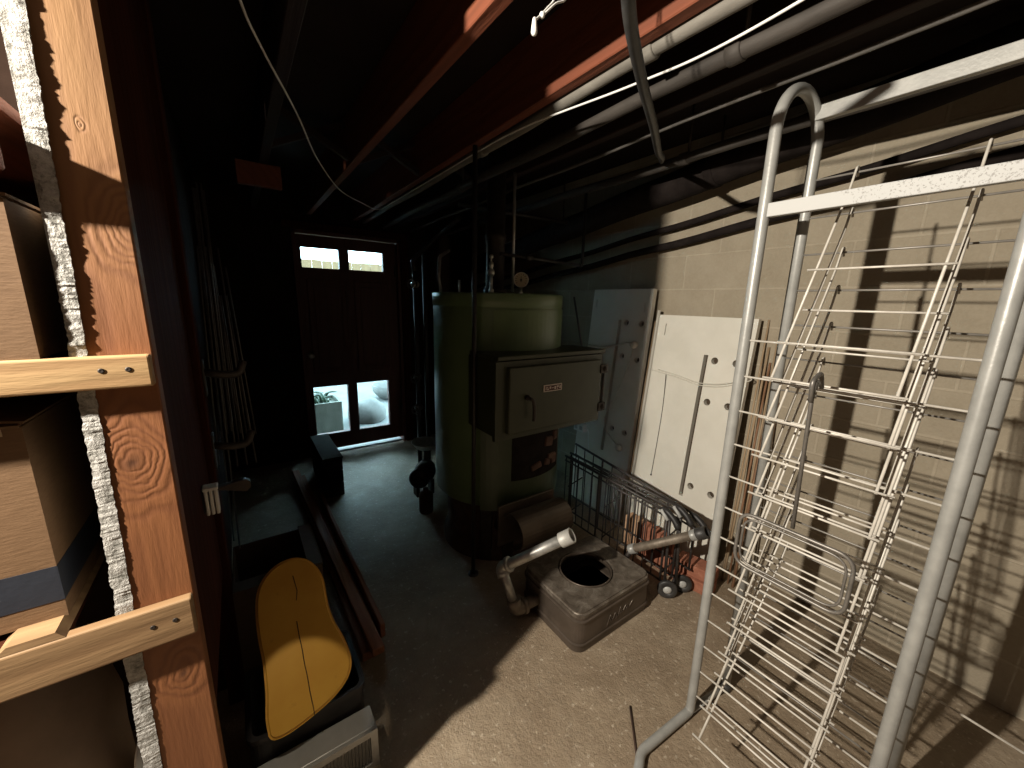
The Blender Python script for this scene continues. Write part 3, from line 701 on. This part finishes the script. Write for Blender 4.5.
# pump and bowl beside the boiler
t = thing('circulator_pump', (1.06, 2.66, 0), 'small dark circulator pump on the floor between door and boiler', 'pump')
g = G(); g.lathe([(.055, -.11), (.07, -.10), (.07, .03), (.05, .05), (.05, .09), (.075, .095), (.075, .12), (.02, .13)], (1.06, 2.66, .19), (-.6, -.75, 0), 22); part('motor', g, M['iron'], t)
g = G(); g.sphere((1.10, 2.72, .17), .085, 16, 12); part('volute', g, M['black_iron'], t)
for dx in (-.06, .06): part('leg', G().bb((1.07 + dx - .012, 2.64, 0), (1.07 + dx + .012, 2.72, .12), .003, 1), M['iron'], t)
part('stand_post', G().tube([(1.12, 2.74, .2), (1.12, 2.74, .345)], .02, 10), M['iron'], t)
g = G(); g.lathe([(.04, 0), (.07, .01), (.105, .05), (.115, .062), (.108, .06), (.068, .016), (.001, .012)], (1.12, 2.74, .345), n=28, cap=False)
single('metal_bowl', g, M['galv'], (1.12, 2.74, .345), 'shallow metal bowl sitting on the small pump beside the boiler', 'bowl')
single('red_can', G().lathe([(.045, 0), (.05, .01), (.05, .14), (.045, .15), (.02, .165), (.02, .185), (.001, .187)], (.98, 2.42, 0), n=20), M['rust'], (.98, 2.42, 0), 'small rusty can on the floor beside the pump', 'can')

# ------------------------------------------------------------------ steel tank (interceptor) with pipes
t = thing('metal_tank', (1.305, 1.16, 0), 'low square steel tank with a round hole in its lid and pipes at its sides', 'tank')
tx0, tx1, ty0, ty1 = 1.055, 1.562, .955, 1.362
def tank_loop(e, z): return [(x, y, z) for x, y in rrect(tx0 - e, ty0 - e, tx1 + e, ty1 + e, .05, 6)]
g = G(); g.loft([tank_loop(*q) for q in ((-.004, 0), (0, .004), (0, .034), (.005, .037), (.005, .043), (0, .046), (0, .150), (.005, .153), (.005, .160), (-.001, .163), (-.001, .1748))], True)
g.bm.faces.ensure_lookup_table(); g.bm.faces.remove(g.bm.faces[-1])
part('body', g, M['tank_side'], t)
hc = (1.305, 1.165); g = G()
o_ = rrect(tx0 + .001, ty0 + .001, tx1 - .001, ty1 - .001, .05, 6)
g.prism(o_, [circ(*hc, .128, 40)], Matrix.Translation((0, 0, .1752)), .022)
es = [e for e in g.bm.edges if len(e.link_faces) == 2 and e.calc_face_angle(0) > 1.2 and min(v.co.z for v in e.verts) > .19]
bmesh.ops.bevel(g.bm, geom=es, offset=.009, segments=3, affect='EDGES')
part('lid', g, M['tank'], t)
g = G(); g.lathe([(.128, .1752), (.1315, .1985), (.1285, .2005), (.1245, .199), (.1235, .178), (.1255, .1765)], (*hc, 0), n=44, cap=False); part('hole_collar', g, M['tank_side'], t)
# cast script on the front: an illegible raised flourish
g = G(); pts = [(1.24, .062), (1.25, .085), (1.262, .11), (1.268, .095), (1.262, .075), (1.28, .08), (1.295, .105), (1.305, .09), (1.30, .072), (1.318, .085), (1.33, .118), (1.338, .10), (1.33, .08), (1.35, .088), (1.37, .112), (1.38, .10), (1.372, .085), (1.395, .092), (1.42, .115)]
g.tube(spline([(x, ty0 - .0005, z) for x, z in pts], 4), .0028, 6); part('raised_script', g, M['tank_side'], t)
def pipe_with_ring(pts, r, ring_ends=(0, 1), rr=1.22):
    g = G(); P = [Vector(p) for p in pts]; g.tube(P, r, 18, cap=False)
    return g
UA, UB = Vector((.905, 1.294, .298)), Vector((1.087, 1.071, .509)); UD = (UB - UA).normalized()
# inlet: nipple, elbow, riser, elbow, upper pipe
nz = .085
part('inlet_nipple', G().tube([(1.06, 1.24, nz), (.965, 1.243, nz)], .026, 18), M['old_galv'], t, 'weathered short pipe nipple')
g = G(); g.tube(rnd([(.985, 1.242, nz), (.935, 1.244, nz), (.925, 1.254, nz + .055)], .04, 7), .033, 18)
g.lathe([(.036, 0), (.039, .004), (.039, .016), (.036, .02)], (.97, 1.2425, nz), (1, 0, 0), 18); part('lower_elbow', g, M['old_galv'], t, 'weathered lower elbow')
part('inlet_riser', G().tube([(.927, 1.25, nz + .03), (.885, 1.287, .285)], .021, 16), M['galv'], t)
g = G(); g.tube(rnd([(.889, 1.283, .256), (.890, 1.308, .285), tuple(UA + UD * .02)], .035, 7), .029, 18)
g.lathe([(.029, 0), (.036, .003), (.036, .018), (.029, .02)], (.909, 1.289, .303), UD, 18); part('upper_elbow', g, M['galv'], t)
def hollow(a, b, ro, ri, n=24):
    a, b = Vector(a), Vector(b); L = (b - a).length
    return G().lathe([(ro, 0), (ro, L), (ri, L), (ri, 0), (ro, 0)], a, b - a, n, cap=False)
part('upper_pipe', hollow(UA + UD * .02, UB, .024, .019), M['galv'], t)
part('pipe_coupling', hollow(UB - UD * .045, UB + UD * .012, .033, .0245), M['ring'], t, 'pale ring coupling at the open pipe end')
# outlet pipe toward the bricks
OA, OB = Vector((1.605, 1.12, .218)), Vector((1.668, .815, .452)); OD = (OB - OA).normalized()
part('outlet_pipe', hollow(OA + OD * .02, OB, .0215, .017), M['old_galv'], t)
part('pipe_coupling', hollow(OA - OD * .008, OA + OD * .028, .0255, .019), M['grey_paint'], t)
part('pipe_coupling', hollow(OB - OD * .03, OB, .0255, .019), M['grey_paint'], t)
part('rubber_boot', hollow(OB, OB + OD * .05, .028, .021), M['black_rubber'], t)
part('outlet_stub', G().tube(rnd([(1.555, 1.17, .10), (1.605, 1.165, .10), (1.607, 1.122, .214)], .03), .014, 14), M['iron'], t)

# ------------------------------------------------------------------ bricks
random.seed(2)
bi = [((1.885, 1.085, .0), (.065, .10, .215), 0, 'red brick standing on end behind the cart, the one next to the low brick stack', 'brick'),
      ((1.89, 1.20, .0), (.065, .10, .215), .05, 'red brick standing on end behind the cart, the middle one of three', 'brick'),
      ((1.895, 1.315, .0), (.065, .10, .215), -.04, 'pale mortar-stained brick standing on end behind the cart', 'mortar_brick'),
      ((1.905, .915, .0), (.10, .20, .065), .22, 'red brick at the bottom of the low stack under the outlet pipe', 'brick'),
      ((1.925, .922, .0655), (.10, .20, .065), .16, 'red brick on top of the low stack under the outlet pipe', 'brick')]
for (c, s_, rz, lab, m) in bi:
    g = G(); g.box((c[0], c[1], c[2] + s_[2] / 2), s_, rot=(0, 0, rz), bev=.004, seg=2)
    for v in g.bm.verts: v.co += Vector((random.gauss(0, .0007), random.gauss(0, .0007), 0))
    single('red_brick', g, M[m], (c[0], c[1], c[2]), lab, 'brick', 'bricks by the block wall')

# ------------------------------------------------------------------ black folded wire cart
t = thing('wire_cart', (1.74, 1.35, 0), 'folded black wire cart with grey handle grips lying beside the boiler', 'cart')
def cart_frame(x, y0, y1, zt0, zt1, zb0, zb1, gap, n, rw=.0032):
    """top double rail, bottom rail and upright wires; y0 is the near end"""
    zt = lambda y, o=0: zt0 + (zt1 - zt0) * (y - y0) / (y1 - y0) - o
    zb = lambda y: zb0 + (zb1 - zb0) * (y - y0) / (y1 - y0)
    part('top_rail', G().tube([(x, y0, zt(y0)), (x, y1, zt(y1))], .0075, 10), M['black_wire'], t)
    part('second_rail', G().tube([(x, y0, zt(y0, gap)), (x, y1, zt(y1, gap))], .0055, 10), M['black_wire'], t)
    part('bottom_rail', G().tube([(x, y0, zb(y0)), (x, y1, zb(y1))], .0055, 10), M['black_wire'], t)
    for k in range(n + 1):
        y = y0 + .01 + (y1 - y0 - .02) * k / n
        part('upright_wire', G().tube([(x, y, zb(y)), (x, y, zt(y))], rw if k % 4 else .006, 8), M['black_wire'], t)
cart_frame(1.70, .985, 1.76, .470, .505, .07, .07, .030, 13)
cart_frame(1.745, .945, 1.76, .498, .515, .10, .10, .028, 12)
cart_frame(1.83, .905, 1.80, .445, .550, .13, .15, .075, 11)
for z in (.1, .3):
    for y in (1.0, 1.4, 1.72): part('cross_link', G().tube([(1.70, y, z), (1.83, y, z + .03)], .004, 8), M['black_wire'], t)
for (x, y, z) in ((1.70, .975, .462), (1.745, .935, .485), (1.83, .893, .432)):
    part('handle_grip', G().tube(spline([(x, y + .05, z + .014), (x, y + .02, z + .006), (x, y - .02, z - .018), (x, y - .05, z - .055)], 4), [.012] * 3 + [.016] * 7 + [.017] * 2 + [.013], 12), M['black_plastic'], t)
    part('grip_sleeve', G().tube([(x - .012, y + .05, z + .01), (x - .014, y + .005, z - .03)], .009, 10), M['grey_plastic'], t, 'grey plastic sleeve')
g = G(); g.tube([(1.70, .98, .46), (1.69, .96, .07)], .008, 8); g.tube([(1.745, .95, .48), (1.745, .93, .07)], .008, 8); part('leg_strut', g, M['black_wire'], t)
for (x, y) in ((1.695, .945), (1.80, .925)):
    g = G(); g.lathe([(.024, -.012), (.046, -.010), (.050, -.006), (.050, .006), (.046, .010), (.024, .012), (.022, .004), (.001, .004)], (x, y, .050), (-.75, -.66, 0), 24, cap=False); g.lathe([(.024, -.012), (.001, -.012)], (x, y, .05), (-.75, -.66, 0), 24, cap=False)
    wl = part('wheel', g, M['black_rubber'], t)
    g = G(); g.lathe([(.022, .006), (.019, .012), (.008, .016), (.001, .016)], (x, y, .050), (-.75, -.66, 0), 20, cap=False); part('hub', g, M['grey_plastic'], wl, 'pale wheel hub')

# ------------------------------------------------------------------ cream panels leaning on the block wall
def lean_panel(y0, y1, L, xb, xt, holes, slots, label, th=.032):
    ang = math.asin((xt - xb) / L); v = Vector((math.sin(ang), 0, math.cos(ang))); n_ = Vector((math.cos(ang), 0, -math.sin(ang)))
    mt = Matrix(((0, v.x, n_.x, xb), (1, 0, 0, 0), (0, v.z, n_.z, 0), (0, 0, 0, 1)))
    r = thing('cream_panel', (xb, (y0 + y1) / 2, 0), label, 'panel')
    hl = [circ(y, s, .0195, 20) for y, s in holes] + [[(y - w_, s0), (y + w_, s0), (y + w_, s1), (y - w_, s1)] for y, s0, s1, w_ in slots]
    g = G(); g.prism([(y0, 0), (y1, 0), (y1, L), (y0, L)], hl, mt, th); part('sheet', g, M['panel'], r)
    g = G(); g.prism([(y0 + .01, .01), (y1 - .01, .01), (y1 - .01, L - .01), (y0 + .01, L - .01)], [], mt @ Matrix.Translation((0, 0, th + .0002)), .004); part('shade_sheet', g, M['slot_shade'], r)  # dark sheet added so the slots and holes look shaded
    g = G(); g.prism([(y0 - .004, 0), (y0 + .0, 0), (y0, L), (y0 - .004, L)], [], mt, th); part('edge_strip', g, M['panel'], r)
    for y in (y0 + .02,):
        g = G(); g.lathe([(.004, -.0006), (.001, -.001)], mt @ Vector((y, L - .02, 0)), -n_, 10, cap=False); part('peg_hole', g, M['mark'], r)
    return r, (lambda y, s, o=0.: mt @ Vector((y, s, -o)))
pa2, at2 = lean_panel(.917, 1.492, 1.452, 2.05, 2.20, [(1.099, 1.209), (1.099, .971), (1.104, .459), (.982, .456), (.982, 1.209), (.982, .971)],
                      [(1.153, .38, 1.236, .0125), (1.438, 1.328, 1.398, .003)], 'cream panel with holes and a long slot leaning brightly lit against the block wall')
pa1, at1 = lean_panel(1.556, 2.061, 1.612, 2.05, 2.20, [(1.733, 1.386), (1.611, 1.386), (1.733, 1.157), (1.605, 1.146), (1.729, .639), (1.617, .635)],
                      [(1.79, .456, 1.403, .0125), (2.026, 1.48, 1.54, .003), (1.605, 1.46, 1.52, .003)], 'taller dim cream panel leaning against the block wall behind the boiler')
# cords on the panels
t = thing('power_cord', (2.1, 1.64, .5), 'white cord with a round plug draped over the dim cream panel', 'cord')
g = G(); g.tube(spline([at1(2.055, 1.201, .006), at1(1.905, 1.20, .008), at1(1.772, 1.228, .01), at1(1.655, 1.245, .012), at1(1.66, 1.105, .012), at1(1.725, .881, .012), at1(1.795, .718, .012), at1(1.766, .613, .012), at1(1.65, .53, .012)], 8), .0045, 8); part('flex', g, M['cord'], t)
for (y, s) in ((1.64, 1.243), (1.64, .522)):
    g = G(); a = at1(y, s, .0); b = at1(y, s, .03); g.lathe([(.024, 0), (.026, .01), (.02, .026), (.008, .03)], a, b - a, 18); part('plug', g, M['cord'], t)
g = G(); loop = [at2(1.50, 1.10, .006), at2(1.436, 1.094, .006), at2(1.294, 1.078, .006), at2(1.164, 1.059, .006), at2(1.051, 1.070, .006), at2(.95, 1.105, .006), at2(.922, 1.118, .0), at2(.922, 1.14, -.036), at2(1.2, 1.12, -.0375), at2(1.505, 1.11, -.0375), at2(1.508, 1.10, -.01)]
g.tube(spline(loop, 6), .003, 7)
loop2 = [p + Vector((-.004, 0, .014)) for p in loop[1:6]]; g.tube(spline(loop2, 6), .003, 7)
single('tie_cord', g, M['cord'], at2(1.2, 1.07), 'thin tan cord tied around the bright cream panel', 'cord')
g = G(); g.tube(spline([at2(1.375, 1.085, .012), at2(1.366, .9, .004), at2(1.363, .7, .004), at2(1.366, .43, .004)], 5), .0018, 6); g.sphere(at2(1.366, .43, .006), .006, 8, 6)
single('hanging_string', g, M['dull_wire'], at2(1.366, .43), 'thin dark string hanging down the bright cream panel', 'string')
for (y, x0, x1, L, w_, m, lab) in ((1.512, 2.06, 2.215, 1.47, .012, 'panel', 'cream trim strip leaning in the gap between the two cream panels, nearer the bright one'),
                            (1.536, 2.07, 2.225, 1.40, .010, 'batten', 'tan wooden strip leaning in the gap between the two cream panels')):
    g = G(); g.tube([(x0, y, 0), (x1, y, L)], w_, 4); single('trim_strip', g, M[m], (x0, y, 0), lab, 'strip')
# small socket box low on the wall
t = thing('socket_box', (2.03, 1.97, .55), 'white double socket box hanging beside the boiler door', 'socket')
g = G(); g.bb((2.005, 1.905, .565), (2.045, 2.005, .63), .004, 2); part('case', g, M['white_plastic'], t)
for y in (1.93, 1.98):
    part('outlet', G().bb((2.003, y - .014, .582), (2.0055, y + .014, .612), .001, 1), M['grey_plastic'], t)
part('lead', G().tube(spline([(2.03, 1.905, .60), (2.02, 1.87, .58), (2.01, 1.85, .50), (2.01, 1.84, .46)], 5), .004, 8), M['white_cord'], t)
# sticks leaning right of the panels
random.seed(9)
st = [(.905, 1.44, 'batten', .0075, .87), (.885, 1.30, 'batten', .010, .86), (.868, 1.22, 'brown_stick', .009, .83), (.85, 1.33, 'batten', .008, .82), (.835, 1.12, 'brown_stick', .012, .80), (.815, 1.20, 'batten', .009, .77), (.80, 1.02, 'brown_stick', .008, .76)]
labs = ['longest thin tan stick leaning in the corner right beside the bright cream panel', 'second tan stick from the bright cream panel', 'slim brown stick third from the bright cream panel', 'tan stick fourth from the bright cream panel', 'thick brown stick fifth from the bright cream panel', 'tan stick sixth from the bright cream panel', 'short brown stick last of the bunch leaning on the wall']
for (y, z, m, r, yb), lab in zip(st, labs):
    y -= .014; yb -= .014
    r *= .62; g = G(); g.tube([(2.10 + random.uniform(-.03, .02), yb, 0), (WX - r - .002, y, z)], r, 6)
    single('wooden_stick', g, M[m], (2.1, yb, 0), lab, 'stick', 'sticks leaning on the block wall')

# ------------------------------------------------------------------ wire display rack
YL, YR, XF, XB = .545, .070, 1.24, 1.45
rk = thing('display_rack', (1.345, .31, 0), 'tall grey tube display rack with looped tops and level wires', 'rack')
RT = .0155
OFF = {YL: .026, YR: .012}
def side(y):
    yb = y - OFF[y]; c = (XF + XB) / 2; rr = (XB - XF) / 2
    pts = [(XF - .46, y - .085, .0175), (XF - .268, y + .018, .0175), (XF, y, .0175)]
    P = rnd(pts + [(XF, y, .2)], .022, 5)
    top = [(c - rr * math.cos(PI * k / 18), y - OFF[y] * (k / 18), 1.985 + rr * math.sin(PI * k / 18)) for k in range(19)]
    return P + [Vector(q) for q in top] + [Vector((XB, yb, .0))]
for y in (YL, YR):
    P = side(y); part('side_frame', G().tube(P, RT, 16), M['grey_paint'], rk)
    g = G(); d_ = Vector((-.192, -.103, 0)).normalized(); g.lathe([(.0175, 0), (.0175, .03), (.012, .034)], Vector((XF - .46, y - .085, .0175)) - d_ * .012, d_, 14); part('foot_cap', g, M['black_rubber'], rk)
    g = G(); g.lathe([(.021, 0), (.021, .03), (.017, .032)], (XB, y - OFF[y], 0), n=14); part('foot_cap', g, M['black_rubber'], rk)
    g = G(); g.tube([(XF, y, .016), (XB, y - OFF[y], .016)], .012, 10); part('foot_tie', g, M['grey_paint'], rk)
part('front_bar', G().bb((XF - .010, YR, 1.7475), (XF + .010, YL - .012, 1.7835), .002, 2), M['bar'], rk, 'flat pale steel bar')
part('back_bar', G().bb((XB - .035, YR - .02, 2.030), (XB - .013, YL - .022, 2.068), .002, 2), M['grey_paint'], rk)
for k in range(13):
    z = 1.405 - .1088 * k
    part('front_wire', G().tube([(XF, YL, z), (XF, YR, z)], .0030, 8), M['white_wire'], rk)
for k in range(17):
    z = 1.875 - .1065 * k
    part('back_wire', G().tube([(XB, YL - .026, z), (XB, YR - .012, z)], .0028, 8), M['grey_wire'], rk)
# twelve tilted wire shelves hung on the back wires
ord_ = ['topmost', 'second', 'third', 'fourth', 'fifth', 'sixth', 'seventh', 'eighth', 'ninth', 'tenth', 'eleventh', 'lowest']
LS = .655; dx, dz = -.52, -.854
yl, yr = .408, .172
def sh(y, s, o=0.): return (0 + dx * s - dz * -o * 1.0 * 0 - .854 * o, y, dz * s + .52 * o)
proto = None
random.seed(21)
for k in range(12):
    if proto is None:
        proto = thing('wire_shelf', (0, 0, 0), 'x', 'wire shelf')
        for y in (yl, yr):
            part('side_rail', G().tube(rnd([(.012, y, -.012), (.006, y, .012), (-.006, y, .010), sh(y, .06), sh(y, LS)], .008, 4), .0031, 8), M['white_wire'], proto)
        for s_ in (.325, .548, .652):
            part('cross_wire', G().tube([sh(yl + .018, s_, .006), sh(yr - .018, s_, .006)], .0028, 8), M['white_wire'], proto)
        o = proto
    else: o = copy_tree(proto)
    o.location = (XB + random.uniform(-.002, .002), random.uniform(-.006, .006), 1.877 - .1065 * k)
    o.rotation_euler = (0, random.uniform(-.012, .012) + {8: .03, 9: .07, 10: .12, 11: .20}.get(k, 0.), 0)
    tag(o, ord_[k] + (' of the' if k in (0, 11) else ' from the top of the') + ' white sloping wire shelves on the display rack', 'wire shelf', 'sloping wire shelves on the rack')
# hanging dull wire frame
fx = 1.0; t = thing('wire_hanger', (fx, .30, 1.31), 'dull grey rounded wire frame hanging by a rod from the sloping shelves', 'frame')
q = lambda y, z: (fx + .0 * z, y * fx / 1.15, 1.5 - (1.5 - z) * fx / 1.15)
part('hanger_rod', G().tube(rnd([q(.325, 1.33), q(.330, 1.30), q(.318, .93)], .01), .0042, 10), M['hanger_wire'], t)
g = G(); c_ = Vector(q(.330, 1.315)); g.tube(rnd([c_ + Vector((-.004, 0, -.035)), c_ + Vector((-.012, 0, .012)), c_ + Vector((.03, 0, .026)), c_ + Vector((.05, 0, -.01))], .012), .005, 8); g.box(c_, (.018, .014, .022), bev=.004); part('clip', g, M['hanger_wire'], t)
for off, r in ((0, .0042), (.012, .0028)):
    cs = [q(.446 - off, .918 - off), q(.184 + off, .918 - off), q(.184 + off, .752 + off), q(.446 - off, .752 + off)]
    part('loop', G().tube(rnd(cs, .035, 6, closed=True), r, 10, closed=True), M['hanger_wire'], t)
# loose rods
a, b = Vector((1.50, .19, .46)), Vector((1.60, -.50, .40))
single('loose_rod', G().tube([(1.47, .22, .47), (1.80, -.24, .205), (2.06, -.60, .0)], .0035, 8), M['white_wire'], (1.9, -.4, 0), 'thin bright rod slanting out from the right side of the display rack', 'rod')
g = G(); g.tube([(.90, .40, 0), (.935, .685, .008)], .0035, 8) ; g.bm.free()
g = G(); g.tube([(.88, .49, .004), (1.075, .688, .004)], .0038, 8)
single('floor_rod', g, M['rust'], (.98, .59, .0), 'short dark rod lying on the floor in front of the display rack foot', 'rod')

# ------------------------------------------------------------------ under the ceiling
def run_pipe(name, a, b, r, mat, label, bands=(), ext=None):
    t = thing(name, a, label, 'pipe'); a, b = Vector(a), Vector(b)
    g = G(); N = 24
    g.tube([a + (b - a) * k / N + Vector((0, 0, .004 * math.sin(k * 1.3))) for k in range(N + 1)], r, 18)
    if ext: g.tube([ext, a], r, 18); g.sphere(a, r, 18, 10)
    part('pipe', g, M[mat], t)
    for f_ in bands:
        p_ = a + (b - a) * f_; dd = (b - a).normalized()
        part('band', G().lathe([(r + .001, 0), (r + .005, .003), (r + .005, .04), (r + .001, .043)], p_, dd, 18), M[mat], t)
        part('hanger', G().tube([p_ + Vector((0, 0, r)), (p_.x, p_.y, 2.44)], .006, 6), M['iron'], t)
    return t
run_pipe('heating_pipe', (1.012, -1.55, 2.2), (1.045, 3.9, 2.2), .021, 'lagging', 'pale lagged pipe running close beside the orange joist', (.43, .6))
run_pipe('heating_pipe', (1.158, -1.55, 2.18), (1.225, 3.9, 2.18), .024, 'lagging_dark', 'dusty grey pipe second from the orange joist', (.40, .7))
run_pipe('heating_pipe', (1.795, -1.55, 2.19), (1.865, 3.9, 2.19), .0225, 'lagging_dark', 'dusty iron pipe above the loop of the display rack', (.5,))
run_pipe('conduit_pipe', (1.371, -1.55, 2.17), (1.497, 3.9, 2.17), .008, 'galv_dark', 'thin straight conduit between the two dusty pipes', ())
run_pipe('shade_pipe', (2.215, .0, 2.157), (2.205, 3.9, 1.65), .018, 'dull_black', 'upper of two sloping dark pipes added to cast shadow bands on the block wall', (), (2.215, -1.55, 2.157))  # added run, sloped so its shadow makes a dark band on the wall
run_pipe('shade_pipe', (2.215, .0, 2.055), (2.205, 3.9, 1.55), .022, 'dull_black', 'lower of two sloping dark pipes added to cast shadow bands on the block wall', (), (2.215, -1.55, 2.055))  # second added run, for the lower shadow band
run_pipe('shade_duct', (2.10, .0, 2.345), (2.10, 3.9, 1.838), .08, 'dull_black', 'wide black sloping duct shape added to shade the top of the block wall', (.3, .6), (2.10, -1.55, 2.35))  # added to keep light off the top of the wall
# flexible dark conduit crossing under the pipes
g = G(); g.tube(spline([(.50, .44, 2.06), (.60, .53, 2.012), (.78, .638, 1.995), (1.02, .775, 2.0), (1.28, .94, 2.03), (1.50, 1.083, 2.10), (1.77, 1.278, 2.19)], 8), .0125, 12)
single('flexible_conduit', g, M['black_rubber'], (.9, .7, 2.0), 'dark flexible conduit slung across beneath the ceiling pipes', 'conduit')
# white cable
g = G(); g.tube(spline([(.03, .95, 2.18), (.078, 1.217, 2.16), (.128, 1.377, 2.15), (.213, 1.633, 2.155), (.271, 1.817, 2.158), (.401, 2.253, 2.16), (.603, 2.753, 2.16), (.80, 3.007, 2.16), (.955, 3.16, 2.165), (.99, 2.9, 2.178), (.99, 2.1, 2.178), (.985, 1.42, 2.17), (1.015, .86, 2.13), (1.01, .58, 2.11), (1.0, .2, 2.13), (.98, -.6, 2.18)], 10), .0033, 8)
single('white_cable', g, M['white_cord'], (.5, 1.5, 2.1), 'white cable sagging across the dark ceiling then running along the orange joist', 'cable')
# pull chain
t = thing('pull_chain', (.56, .72, 2.0), 'white pull cord with a bell-shaped knob hanging near the ceiling', 'cord')
P0 = Vector((.53, .70, 2.035))
g = G(); g.tube(spline([(.61, .71, 2.2), (.592, .712, 2.11), (.565, .708, 2.072), P0], 5), .0022, 7); g.tube(spline([(.62, .705, 2.2), (.612, .70, 2.11), (.58, .70, 2.082), P0 + Vector((.018, .002, .014))], 5), .0022, 7); g.sphere(P0 + Vector((.02, .002, .018)), .006, 8, 6); part('cord', g, M['white_cord'], t)
g = G(); g.lathe([(.002, .006), (.004, .003), (.0055, -.008), (.0065, -.019), (.004, -.024), (.001, -.025)], P0, n=12); part('knob', g, M['white_plastic'], t)

# ------------------------------------------------------------------ light
L = bpy.data.lights.new('hanging_bulb', 'POINT'); L.energy = 390; L.color = (1.0, .91, .79); L.shadow_soft_size = .022
lo = bpy.data.objects.new('hanging_bulb_light', L); C.objects.link(lo); lo.location = (-1.1, .562, 2.05)
L2 = bpy.data.lights.new('added_spot', 'SPOT'); L2.energy = 8; L2.color = (1.0, .86, .66); L2.shadow_soft_size = .012; L2.spot_size = math.radians(19); L2.spot_blend = .12  # added unseen spot that makes the lit patch on the yellow board
lo2 = bpy.data.objects.new('added_spot_light', L2); C.objects.link(lo2); lo2.location = (-.10, .915, 1.20)
lo2.rotation_euler = (Vector((.055, 1.13, .28)) - Vector(lo2.location)).to_track_quat('-Z', 'Y').to_euler()
wd = bpy.data.worlds.new('World'); sc.world = wd; wd.use_nodes = True
nt = wd.node_tree; bg = nt.nodes['Background']; bg.inputs[0].default_value = (.56, .84, 1.0, 1); bg.inputs[1].default_value = 17.0

# ------------------------------------------------------------------ camera
cam = bpy.data.cameras.new('Camera'); co = bpy.data.objects.new('Camera', cam); C.objects.link(co)
cam.sensor_width = 36; cam.lens = 385 / 1024 * 36; cam.clip_start = .02
right = Vector((.81826901, -.5743884, .02266686)); upv = Vector((.10126025, .18284551, .97791302)); back = -Vector((.56584643, .79790067, -.20777953))
co.matrix_world = Matrix(((right.x, upv.x, back.x, 0), (right.y, upv.y, back.y, 0), (right.z, upv.z, back.z, 1.5), (0, 0, 0, 1)))
sc.camera = co
sc.cycles.diffuse_bounces = 2; sc.cycles.max_bounces = 6
sc.view_settings.view_transform = 'Standard'; sc.view_settings.look = 'None'
sc.view_settings.exposure = 0.0; sc.view_settings.gamma = 1.0
try: sc.view_settings.use_curve_mapping = False
except Exception: pass
